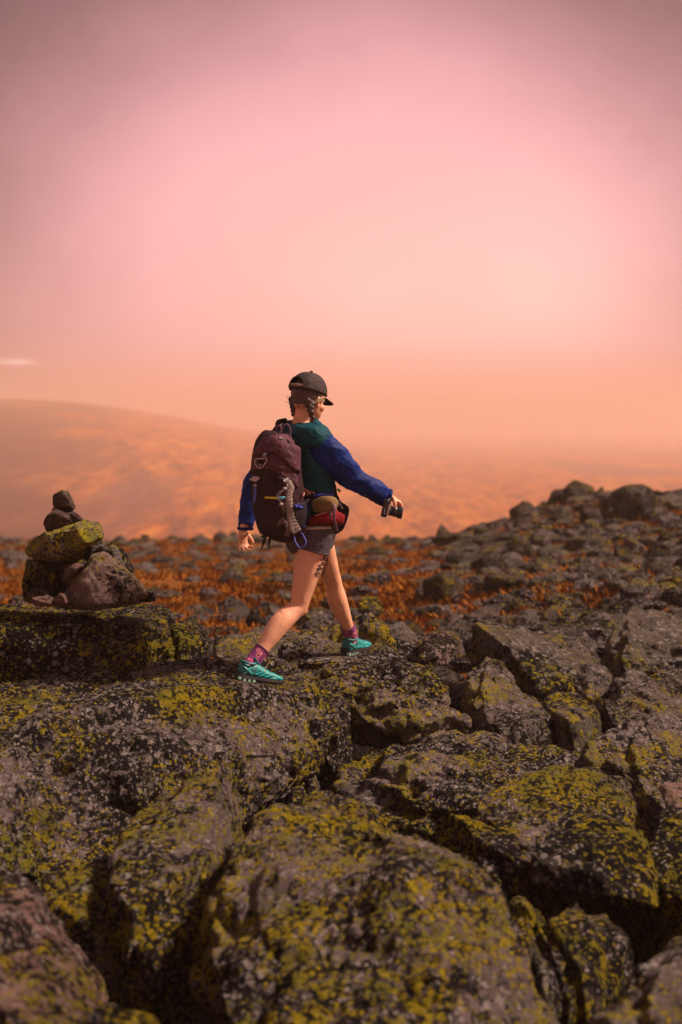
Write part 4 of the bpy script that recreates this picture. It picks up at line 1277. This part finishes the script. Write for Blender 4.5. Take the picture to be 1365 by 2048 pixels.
sock(ANK_R, KNEE_R, lr(.17, 0, .050), [.034, .037, .038, .041, .043])
sock(ANK_L, KNEE_L, ll(.17, 0, .050), [.034, .036, .037, .040, .042])
# ================================================================== backpack
pack = empty('backpack', at(560, 1078, 7.33))
tag(pack, "plum hiking backpack with taupe stripe and blue straps on the hiker's back", 'backpack')
PO = Vector(pack.location)
def pk(o, parent=None):
    if parent is None:
        o.parent = pack; o.matrix_parent_inverse = Matrix.Translation(-PO)
    else: o.parent = parent
    return o
LEAN = Vector((0, 0, 1))
def pc(px, py): return at(px, py, 7.33)
STN = [(564, 1078, .055, .045), (565, 1064, .108, .085), (560, 1040, .132, .098), (558, 1005, .142, .104), (555, 965, .140, .104), (552, 930, .134, .102), (553, 905, .128, .096), (557, 886, .112, .086), (562, 877, .078, .062)]
b = bmesh.new()
tube(b, [pc(x, y) for x, y, _, _ in STN], [(a, d) for _, _, a, d in STN], Rt, 36, 6, power=2.7, cap=.35)
pbody = weld('pack_body', b, M_packd, .005, 3, folds(7, .008, (1, 1, .8))); pk(pbody)
PT = bvh(pbody)
def pn(p):
    q, n, _, _ = PT.find_nearest(p); return n
def pp(px, py, lift=.003):
    q, n = hit(PT, px, py, lift)
    if q is None:
        q0 = at(px, py, 7.33); q, n, _, _ = PT.find_nearest(q0); q = q + n * lift
    return q
def Z2(x, y): return (490 + x / 6.5, 840 + y / 6.5)       # close-up view coordinates
def shell(name, poly, mat, lift=.006, parent=None, dens=2.2, wr=.004, sd_=1):
    """a fabric panel following the pack: filled outline laid over the pack body, with thickness and puckers"""
    xs = [p[0] for p in poly]; ys = [p[1] for p in poly]
    def inside(x, y):
        c = False; j = len(poly) - 1
        for i in range(len(poly)):
            if (poly[i][1] > y) != (poly[j][1] > y) and x < (poly[j][0] - poly[i][0]) * (y - poly[i][1]) / (poly[j][1] - poly[i][1]) + poly[i][0]: c = not c
            j = i
        return c
    def edge(x, y):
        best = 1e9; j = len(poly) - 1
        for i in range(len(poly)):
            ax, ay = poly[j]; bx, by = poly[i]; dx, dy = bx - ax, by - ay
            t = max(0, min(1, ((x - ax) * dx + (y - ay) * dy) / (dx * dx + dy * dy + 1e-9)))
            best = min(best, math.hypot(x - ax - t * dx, y - ay - t * dy)); j = i
        return best
    st = 1 / dens
    x0, y0 = min(xs), min(ys); nx, ny = int((max(xs) - x0) / st) + 2, int((max(ys) - y0) / st) + 2
    bm = bmesh.new(); G = {}
    for i in range(nx + 1):
        for j in range(ny + 1):
            x, y = x0 + i * st, y0 + j * st
            if not inside(x, y) and edge(x, y) > st * .8: continue
            q, n = hit(PT, x, y, 0)
            if q is None: continue
            e = min(1, edge(x, y) / 2.5) if inside(x, y) else 0
            w_ = float(fbm(np.array([[q.x, q.y * 1.5, q.z * .8]]) + sd_ * 3, 16, 3, .5, ridged=True)[0])
            G[i, j] = bm.verts.new(q + n * (lift * (.35 + .65 * math.sqrt(e)) + wr * e * w_))
    for (i, j) in list(G):
        k = [(i, j), (i + 1, j), (i + 1, j + 1), (i, j + 1)]
        if all(q in G for q in k):
            vs = [G[q] for q in k]
            if max((vs[a].co - vs[a - 1].co).length for a in range(4)) < .02: bm.faces.new(vs)
    loose = [v for v in bm.verts if not v.link_faces]
    bmesh.ops.delete(bm, geom=loose, context='VERTS')
    bmesh.ops.recalc_face_normals(bm, faces=bm.faces)
    o = obj(name, bm, mat)
    m_ = o.modifiers.new('t', 'SOLIDIFY'); m_.thickness = .005; m_.offset = 0
    pk(o, parent); return o
zp = lambda L: [Z2(*p) for p in L]
lid = shell('lid', zp([(110, 480), (180, 350), (260, 240), (430, 205), (560, 205), (670, 255), (700, 400), (708, 560), (700, 690), (640, 660), (560, 590), (470, 500), (380, 440), (280, 450), (190, 455)]), M_pack, .014, wr=.006)
shell('front_panel', zp([(85, 660), (105, 480), (190, 465), (290, 460), (380, 452), (470, 515), (560, 605), (640, 680), (680, 760), (690, 880), (640, 860), (560, 760), (500, 740), (420, 700), (330, 640), (230, 640), (140, 660)]), M_pack, .006, wr=.004, sd_=2)
shell('front_pocket', zp([(95, 740), (140, 690), (240, 655), (330, 655), (430, 715), (520, 770), (540, 900), (535, 1050), (500, 1300), (520, 1480), (400, 1500), (250, 1460), (190, 1380), (150, 1250), (110, 1100)]), M_packd, .010, wr=.004, sd_=3)
shell('side_mesh_pocket', zp([(610, 1100), (700, 1090), (860, 1020), (930, 1080), (900, 1220), (820, 1330), (720, 1400), (660, 1330), (620, 1220)]), M_mesh, .012, wr=.002, sd_=4)
# taupe corrugated stripe
stripe = shell('side_stripe', zp([(548, 760), (600, 800), (635, 880), (605, 980), (610, 1120), (640, 1260), (715, 1420), (620, 1480), (575, 1440), (550, 1300), (535, 1100), (535, 940)]), M_grey, .013, wr=.001, sd_=5)
bm = bmesh.new()
for i in range(13):
    y = 900 + i * 42
    xl = 540 + max(0, (y - 1150)) * .12; xr = 605 + max(0, (y - 1050)) * .27
    a_ = [pp(*Z2(xl, y), .014), pp(*Z2((xl + xr) / 2, y - 12), .0165), pp(*Z2(xr, y - 26), .014)]
    tube(bm, a_, [.0017] * 3, None, 6, 3)
pk(obj('stripe_ribs', bm, M_grey2), stripe)
shell('flame_panel', zp([(410, 1170), (430, 1120), (480, 1070), (530, 1060), (528, 1180), (500, 1240), (545, 1320), (575, 1450), (570, 1500), (510, 1490), (540, 1420), (520, 1350), (480, 1340), (430, 1395), (425, 1350), (450, 1290), (500, 1250), (490, 1180), (470, 1130), (435, 1150)]), M_grey2, .014, wr=.001, sd_=6, dens=3)
# rounded triangular outline badge
def loop(name, pts, r, mat, parent=None, lift=.012):
    o = cord(name, [pp(*Z2(*p), lift) for p in pts], r, mat, None, 4, 7); pk(o, parent); return o
shell('badge_patch', zp([(185, 515), (290, 512), (285, 560), (225, 612), (190, 580)]), M_blackc, .010, wr=0, dens=3)
loop('badge', [(230, 505), (305, 508), (290, 560), (232, 622), (185, 600), (160, 545), (180, 512), (240, 503)], .0022, M_cord, lift=.014)
loop('badge_mark', [(205, 565), (222, 592), (246, 566)], .002, M_plast, lift=.014)
loop('lower_emblem', [(318, 1300), (300, 1350), (240, 1385), (200, 1370)], .0016, M_mauve, lift=.014)
loop('lower_emblem_arc', [(215, 1330), (230, 1230), (300, 1210)], .0014, M_packd, lift=.014)
# lid strap and haul loop
ribs = lambda nm, pts, w, mat, lift=.018: pk(ribbon(nm, [pp(*Z2(*p), lift) for p in pts], w, mat, pn, n=5))
ribs('lid_seam', [(430, 205), (520, 270), (600, 360), (660, 400)], .006, M_packd)
def free(nm, pts, Y, r, mat):
    ys = Y if isinstance(Y, list) else [Y] * len(pts)
    o = cord(nm, [at(*Z2(*p), y) for p, y in zip(pts, ys)], r, mat, None, 6, 8); return pk(o)
free('haul_loop', [(480, 190), (500, 90), (550, 55), (590, 110), (592, 215)], 7.29, .0035, M_mauve)
free('shoulder_loop', [(400, 160), (430, 80), (470, 90), (462, 190)], 7.34, .004, M_mauve)
free('shoulder_pad', [(330, 210), (420, 100), (440, 30), (530, 5)], [7.50, 7.45, 7.48, 7.5], .014, M_blackc)
free('load_strap', [(365, 185), (420, 180), (500, 235), (540, 245)], [7.35, 7.31, 7.28, 7.28], .005, M_mauve)
def buckle(px, py, s_, tree=None, lift=.016, mat=None, name='buckle'):
    c = pp(*Z2(px, py), lift); n = pn(c); t = n.cross(UP).normalized(); q = t.cross(n).normalized()
    bm = bmesh.new(); boxy(bm, c, (s_, s_ * .75, .0035), (t, q, n), .3)
    ball(bm, c + n * .003, (s_ * .5, s_ * .5, .004))
    return pk(obj(name, bm, mat or M_plast))
buckle(450, 275, .008, lift=.022); buckle(290, 472, .009, lift=.024)
# cord bundle at the shock cord anchor
bm = bmesh.new(); c0 = at(*Z2(130, 765), 7.235)
for k in range(5):
    a_ = .012 * k
    tube(bm, [c0 + Vector((-.026 + .004 * k, 0, .004 * k - .006)), c0 + Vector((-.004, -.012, .010 - .005 * k)), c0 + Vector((.024 - .003 * k, -.006, .006 - .003 * k)), c0 + Vector((.004, -.004, -.012 + .002 * k)), c0 + Vector((-.020, 0, -.004))], [.0022] * 5, None, 6, 4)
pk(obj('cord_bundle', bm, M_cord))
buckle(165, 850, .010, lift=.014)
ribs('blue_strap', [(165, 880), (168, 960), (160, 1075)], .017, M_blue, .016)
# toggles, laced cord and the tag they hold
buckle(520, 785, .011, lift=.022, mat=M_cord, name='cord_lock')
buckle(515, 890, .010, lift=.022, mat=M_plast, name='cord_lock')
buckle(485, 1090, .008, lift=.020, mat=M_cord, name='cord_lock')
loop('lacing_cord', [(520, 800), (540, 860), (500, 900), (445, 950), (440, 1020), (470, 1050), (485, 1085)], .0016, M_cord, lift=.020)
loop('lacing_cord', [(515, 900), (470, 950), (465, 1010), (500, 1030)], .0014, M_cord, lift=.021)
ribs('yellow_tag', [(290, 1005), (350, 1012), (440, 1012)], .011, M_yt, .019)
ribs('cyan_tag', [(445, 1012), (480, 1010), (522, 1008)], .0125, M_ct, .020)
ribs('coral_tab', [(735, 990), (742, 960), (750, 945)], .010, M_coral, .012)
# compression straps on the side
ribs('compression_strap', [(610, 1115), (700, 1135), (780, 1120), (850, 1075), (890, 1035)], .012, M_blued, .020)
buckle(645, 1112, .009, lift=.024, mat=M_blue)
buckle(868, 1045, .008, lift=.022, mat=M_plast)
ribs('lower_strap', [(830, 1110), (870, 1180), (885, 1240), (830, 1310), (730, 1385)], .010, M_blued, .020)
ribs('pocket_binding', [(915, 1215), (880, 1290), (800, 1390), (740, 1450)], .010, M_grey2, .018)
free('ice_tool_loop', [(640, 1480), (660, 1590), (730, 1665), (795, 1600), (770, 1520), (720, 1440)], [7.26, 7.25, 7.25, 7.25, 7.26, 7.28], .0035, M_blue)
# hanging dark strap ends below
for pts in ([(265, 1500), (245, 1600), (205, 1700)], [(335, 1510), (320, 1590), (308, 1660)]):
    o = ribbon('dangling_strap', [at(*Z2(*p), 7.27) for p in pts], [.016, .012, .004], M_blackc, (0, -1, 0)); pk(o)
bm = bmesh.new(); tube(bm, [at(*Z2(220, 1515), 7.28), at(*Z2(290, 1500), 7.27), at(*Z2(345, 1500), 7.27)], [.006, .008, .006], None, 8, 3); pk(obj('strap_anchor', bm, M_blackc))

# hip belt: wraps the waist, carries the pouch things on the front
BTR = bvh(jacket); STR = bvh(shorts)
def onj(px, py, lift=.01):
    q, n, _, _ = BTR.ray_cast(CAM, raydir(*Z2(px, py)))
    if q is None:
        q, n, _, _ = BTR.find_nearest(at(*Z2(px, py), 7.45))
    return q + n * lift
jn = lambda p: BTR.find_nearest(p)[1]
o = ribbon('hip_belt', [onj(700, 1040, .012), onj(820, 1000, .014), onj(930, 985, .014), onj(1050, 985, .014), onj(1140, 1010, .012)], [.05, .04, .034, .03, .03], M_blackc, jn, thick=.006); pk(o)
o = ribbon('belt_webbing', [onj(800, 965, .018), onj(860, 962, .02), onj(925, 950, .02)], .009, M_coral, jn); pk(o)
o = ribbon('belt_webbing', [onj(755, 820, .016), onj(790, 890, .018), onj(850, 930, .018), onj(920, 948, .018)], [.008, .012, .012, .008], M_coral, jn); pk(o)
o = ribbon('side_strap', [onj(890, 1010, .03), onj(960, 985, .03), onj(1060, 965, .028), onj(1120, 975, .02)], .013, M_blued, jn); pk(o)

# ================================================================== waist bag (olive, crimson and black)
wb = empty('waist_bag', at(668, 1060, 7.36))
tag(wb, "olive, crimson and black waist bag strapped round the hiker's hips", 'bag')
WO = Vector(wb.location)
def wk(o, parent=None):
    o.parent = parent or wb
    if parent is None: o.matrix_parent_inverse = Matrix.Translation(-WO)
    return o
def Zp(x, y, Y): return at(*Z2(x, y), Y)
b = bmesh.new()
tube(b, [Zp(940, 1120, 7.33), Zp(1010, 1105, 7.31), Zp(1090, 1095, 7.31), Zp(1150, 1080, 7.34)], [(.030, .036), (.034, .043), (.034, .042), (.026, .034)], Vector((0, 1, 0)), 16, 5, power=2.6)
wk(weld('olive_pocket', b, M_olive, .004, 2, folds(11, .006)))
b = bmesh.new()
tube(b, [Zp(850, 1330, 7.38), Zp(950, 1290, 7.34), Zp(1060, 1270, 7.33), Zp(1160, 1270, 7.36), Zp(1230, 1290, 7.41)], [(.020, .020), (.030, .028), (.034, .034), (.034, .036), (.030, .034)], Vector((0, 1, 0)), 16, 5, power=2.4)
wk(weld('crimson_body', b, M_redc, .004, 2, folds(10, .008)))
b = bmesh.new()
tube(b, [Zp(1130, 1440, 7.44), Zp(1200, 1390, 7.45), Zp(1260, 1260, 7.46), Zp(1290, 1170, 7.47), Zp(1240, 1090, 7.47)], [(.030, .020), (.036, .030), (.036, .032), (.032, .028), (.018, .014)], Vector((0, 1, 0)), 16, 5)
tube(b, [Zp(1180, 1000, 7.45), Zp(1210, 1060, 7.46), Zp(1250, 1180, 7.46)], [.012, .014, .02], None, 12, 4)
bp = wk(weld('black_pouch', b, M_blackc, .004, 2, folds(9, .005)))
def wr_(nm, pts, w, mat): return wk(ribbon(nm, [Zp(*p) for p in pts], w, mat, (0.1, -1, .1)))
wr_('mauve_strap', [(1190, 1020, 7.37), (1165, 1120, 7.285), (1160, 1260, 7.285), (1180, 1360, 7.31), (1195, 1450, 7.35)], [.013, .014, .014, .014, .016], M_mauve)
wr_('mauve_strap', [(1135, 1180, 7.285), (1110, 1230, 7.285), (1120, 1300, 7.285)], [.010, .018, .008], M_mauve)
wr_('pink_binding', [(910, 1250, 7.30), (1010, 1215, 7.295), (1130, 1180, 7.30)], .006, M_coral)
wr_('pale_strap', [(1205, 1040, 7.40), (1240, 1100, 7.41), (1275, 1155, 7.41)], .009, M_plast)
wr_('green_tab', [(1205, 895, 7.44), (1225, 915, 7.44), (1240, 935, 7.44)], .012, simple('green_tab', (.05, .30, .03), .6, .1))
wr_('waist_webbing', [(1170, 850, 7.42), (1180, 930, 7.42), (1195, 1020, 7.42)], .014, M_blackc)

# ================================================================== camera held in the hand
ph = empty('photo_camera', at(770, 1030, 7.46))
tag(ph, "black camera with stubby lens hanging from the hiker's right hand", 'camera')
KO = Vector(ph.location)
def kk(o, parent=None):
    o.parent = parent or ph
    if parent is None: o.matrix_parent_inverse = Matrix.Translation(-KO)
    return o
def Z3(x, y, Y=7.47): return at(730 + x / 12.41, 950 + y / 12.41, Y)
lx = Vector((.975, -.10, -.20)).normalized(); lz = Vector((.14, 0, .99)); lz = (lz - lx * lz.dot(lx)).normalized(); ly = lz.cross(lx).normalized()
bm = bmesh.new()
boxy(bm, Z3(512, 820), (.0145, .045, .047), (lx, ly, lz), .25)
kb = kk(obj('camera_body', bm, M_black))
bm = bmesh.new(); boxy(bm, Z3(580, 660), (.013, .030, .020), (lx, ly, lz), .45); kk(obj('grip', bm, M_black))
bm = bmesh.new(); boxy(bm, Z3(500, 940) + ly * -.002, (.012, .024, .018), (lx, ly, lz), .3); kk(obj('viewfinder', bm, M_black))
LC = Z3(600, 880)
def lensm(stn, mat, nm):
    bm = bmesh.new(); tube(bm, [LC + lx * x for x, r in stn], [r for x, r in stn], ly, 32, 1, cap=0); return kk(obj(nm, bm, mat, smooth=True))
lm = lensm([(0, .027), (.004, .0275), (.006, .025), (.022, .0255), (.023, .0275), (.040, .028), (.041, .026), (.044, .026)], M_black, 'lens')
lensm([(.044, .0285), (.052, .030), (.068, .0315), (.072, .0318)], M_black, 'lens_hood')
bm = bmesh.new(); tube(bm, [LC + lx * .0722, LC + lx * .0735], [.026, .0255], ly, 32, 1, cap=0); kk(obj('glass', bm, M_glass), None)
bm = bmesh.new(); tube(bm, [LC + lx * .0425 + (ly * math.cos(t) + lz * math.sin(t)) * .0262 for t in [2 * PI * i / 30 for i in range(31)]], [.0009] * 31, None, 6, 1, cap=0); kk(obj('lens_ring', bm, M_plast))
bm = bmesh.new(); tube(bm, [LC + lx * .005 + (ly * math.cos(t) + lz * math.sin(t)) * .0275 for t in [2 * PI * i / 30 for i in range(31)]], [.0011] * 31, None, 6, 1, cap=0); kk(obj('mount_ring', bm, M_plast))
bm = bmesh.new()
for k in range(3): ball(bm, Z3(495, 860 + 50 * k, 7.424), (.0028, .002, .0028))
kk(obj('button', bm, M_plast))

# set the boulders exactly under the soles
def settle(label, A, B_):
    for o in C.objects:
        if o.get('label') == label:
            T = bvh(o); d = []
            pts = [A * (1 - t) + B_ * t for t in (.05, .35, .6, .9)]
            for p in pts:
                q = p - o.location
                hp, n, _, _ = T.ray_cast(q + UP * 1.0, -UP)
                if hp is not None: d.append(hp.z - q.z)
            if d: o.location.z -= sum(d) / len(d)
            nv = len(o.data.vertices); co = np.empty(nv * 3); o.data.vertices.foreach_get('co', co); co = co.reshape(-1, 3)
            L_ = np.array(o.location); w = co + L_; a = np.array(A); ab = np.array(B_) - a
            t = np.clip(((w - a)[:, :2] @ ab[:2]) / (ab[:2] @ ab[:2]), -.1, 1.1)
            pl = a + t[:, None] * ab; dist = np.hypot(*(w - pl)[:, :2].T)
            k = 1 - smooth01((dist - .065) / .16); up = np.abs(w[:, 2] - pl[:, 2]) < .25
            w[:, 2] = np.where(up, w[:, 2] * (1 - k) + (pl[:, 2] - .001) * k, w[:, 2])
            o.data.vertices.foreach_set('co', (w - L_).ravel()); o.data.update()
settle('broad humped boulder speckled with lichen under the rear shoe', HEEL_R, TOE_R)
settle('craggy boulder under the front shoe', HEEL_L, TOE_L)
# ================================================================== haze
def haze():
    bm = bmesh.new()
    x0, x1, y0, y1, z0, z1 = -3300, 3300, -6, 3500, -75, 36
    vs = [bm.verts.new(p) for p in ((x0,y0,z0),(x1,y0,z0),(x1,y1,z0),(x0,y1,z0),(x0,y0,z1),(x1,y0,z1),(x1,y1,z1),(x0,y1,z1))]
    for f in ((3,2,1,0),(4,5,6,7),(0,1,5,4),(1,2,6,5),(2,3,7,6),(3,0,4,7)):
        bm.faces.new([vs[i] for i in f])
    m = bpy.data.materials.new('mountain_mist'); m.use_nodes = True
    nt = m.node_tree; nt.nodes.clear()
    out = nt.nodes.new('ShaderNodeOutputMaterial'); pv = nt.nodes.new('ShaderNodeVolumePrincipled')
    pv.inputs['Color'].default_value = (1.0, 0.69, 0.53, 1)
    pv.inputs['Density'].default_value = HAZE_D
    pv.inputs['Anisotropy'].default_value = 0.15
    nt.links.new(pv.outputs[0], out.inputs['Volume'])
    o = obj('haze', bm, m, smooth=False)
    tag(o, 'pink mountain mist filling the valley air', kind='stuff')
HAZE_D = 0.00125
haze()

# ================================================================== sky and light
w = bpy.data.worlds.new('World'); sc.world = w; w.use_nodes = True
nt = w.node_tree
bg = nt.nodes['Background']; outw = nt.nodes['World Output']
SUN_EL, SUN_AZ = R(46), R(86)          # azimuth from +Y towards +X
sky = N(nt, 'ShaderNodeTexSky', sky_type='NISHITA'); sky.sun_disc = False
sky.sun_elevation = SUN_EL; sky.sun_rotation = SUN_AZ
nt.links.new(sky.outputs[0], bg.inputs[0]); bg.inputs[1].default_value = 0.006
# fog sky: bright round a centre ahead, lens vignette painted into its dark falloff
tc = N(nt, 'ShaderNodeTexCoord').outputs['Generated']
glow = raydir(745, 590)
def lobe(c, scl):
    d = N(nt, 'ShaderNodeVectorMath', operation='SUBTRACT'); nt.links.new(tc, d.inputs[0]); d.inputs[1].default_value = c
    m_ = N(nt, 'ShaderNodeVectorMath', operation='MULTIPLY'); nt.links.new(d.outputs[0], m_.inputs[0]); m_.inputs[1].default_value = scl
    l_ = N(nt, 'ShaderNodeVectorMath', operation='LENGTH'); nt.links.new(m_.outputs[0], l_.inputs[0])
    return l_.outputs['Value']
wn = noise(nt, tc, 7.0, 5, .55)
dd = math_(nt, 'ADD', lobe(glow, (.80, .80, 1.06)), math_(nt, 'MULTIPLY', math_(nt, 'SUBTRACT', wn, .5), .06))
angd = math_(nt, 'DIVIDE', dd, .6)
col = ramp(nt, angd, [(0.0, (0.82, 0.45, 0.42)), (0.10, (0.77, 0.39, 0.37)), (0.20, (0.72, 0.35, 0.36)), (0.27, (0.58, 0.27, 0.29)), (0.34, (0.37, 0.17, 0.185)), (0.41, (0.19, 0.088, 0.097)), (0.50, (0.06, 0.026, 0.03)), (0.65, (0.05, 0.028, 0.03)), (0.8, (0.10, 0.06, 0.06)), (1.0, (0.20, 0.13, 0.13))])
g2 = step(nt, lobe(raydir(1065, 590), (.8, .8, 1)), .14, 0.0)
g2 = math_(nt, 'MULTIPLY', g2, g2)
col = mix(nt, math_(nt, 'MULTIPLY', g2, .45), col, (1.0, .66, .58))
sz = N(nt, 'ShaderNodeSeparateXYZ'); nt.links.new(tc, sz.inputs[0])
hz = step(nt, sz.outputs[2], 0.06, -0.005)
col = mix(nt, math_(nt, 'MULTIPLY', hz, .9), col, (0.70, 0.24, 0.14))
wisp = step(nt, lobe(raydir(30, 724), (1, 1, 7)), .020, .004)
col = mix(nt, math_(nt, 'MULTIPLY', wisp, .6), col, (1.0, .78, .70))
bg2 = N(nt, 'ShaderNodeBackground'); nt.links.new(col, bg2.inputs[0]); bg2.inputs[1].default_value = 1.0
ad = N(nt, 'ShaderNodeAddShader'); nt.links.new(bg.outputs[0], ad.inputs[0]); nt.links.new(bg2.outputs[0], ad.inputs[1])
nt.links.new(ad.outputs[0], outw.inputs['Surface'])

sd = bpy.data.lights.new('sun', 'SUN'); sd.energy = 5.0; sd.angle = R(7); sd.color = (1.0, 0.80, 0.68)
so = bpy.data.objects.new('sun', sd); link(so)
sdir = Vector((math.cos(SUN_EL) * math.sin(SUN_AZ), math.cos(SUN_EL) * math.cos(SUN_AZ), math.sin(SUN_EL)))
so.rotation_euler = sdir.to_track_quat('Z', 'Y').to_euler(); so.location = (3, 6, 12)

# ================================================================== camera
cd = bpy.data.cameras.new('camera'); cam = bpy.data.objects.new('camera', cd); link(cam)
cam.location = CAM; cam.rotation_euler = (PI / 2 - PITCH, 0, 0)
cd.sensor_fit = 'VERTICAL'; cd.sensor_height = 36; cd.lens = 50; cd.clip_start = .1; cd.clip_end = 5000
cd.dof.use_dof = True; cd.dof.focus_distance = 7.42; cd.dof.aperture_fstop = 1.9
sc.camera = cam
sc.view_settings.view_transform = 'Standard'; sc.view_settings.look = 'None'
sc.view_settings.exposure = 0.5; sc.view_settings.gamma = 1
cy = sc.cycles
cy.max_bounces = 8; cy.volume_bounces = 4; cy.diffuse_bounces = 3; cy.glossy_bounces = 2
cy.use_denoising = True
cy.sample_clamp_indirect = 4
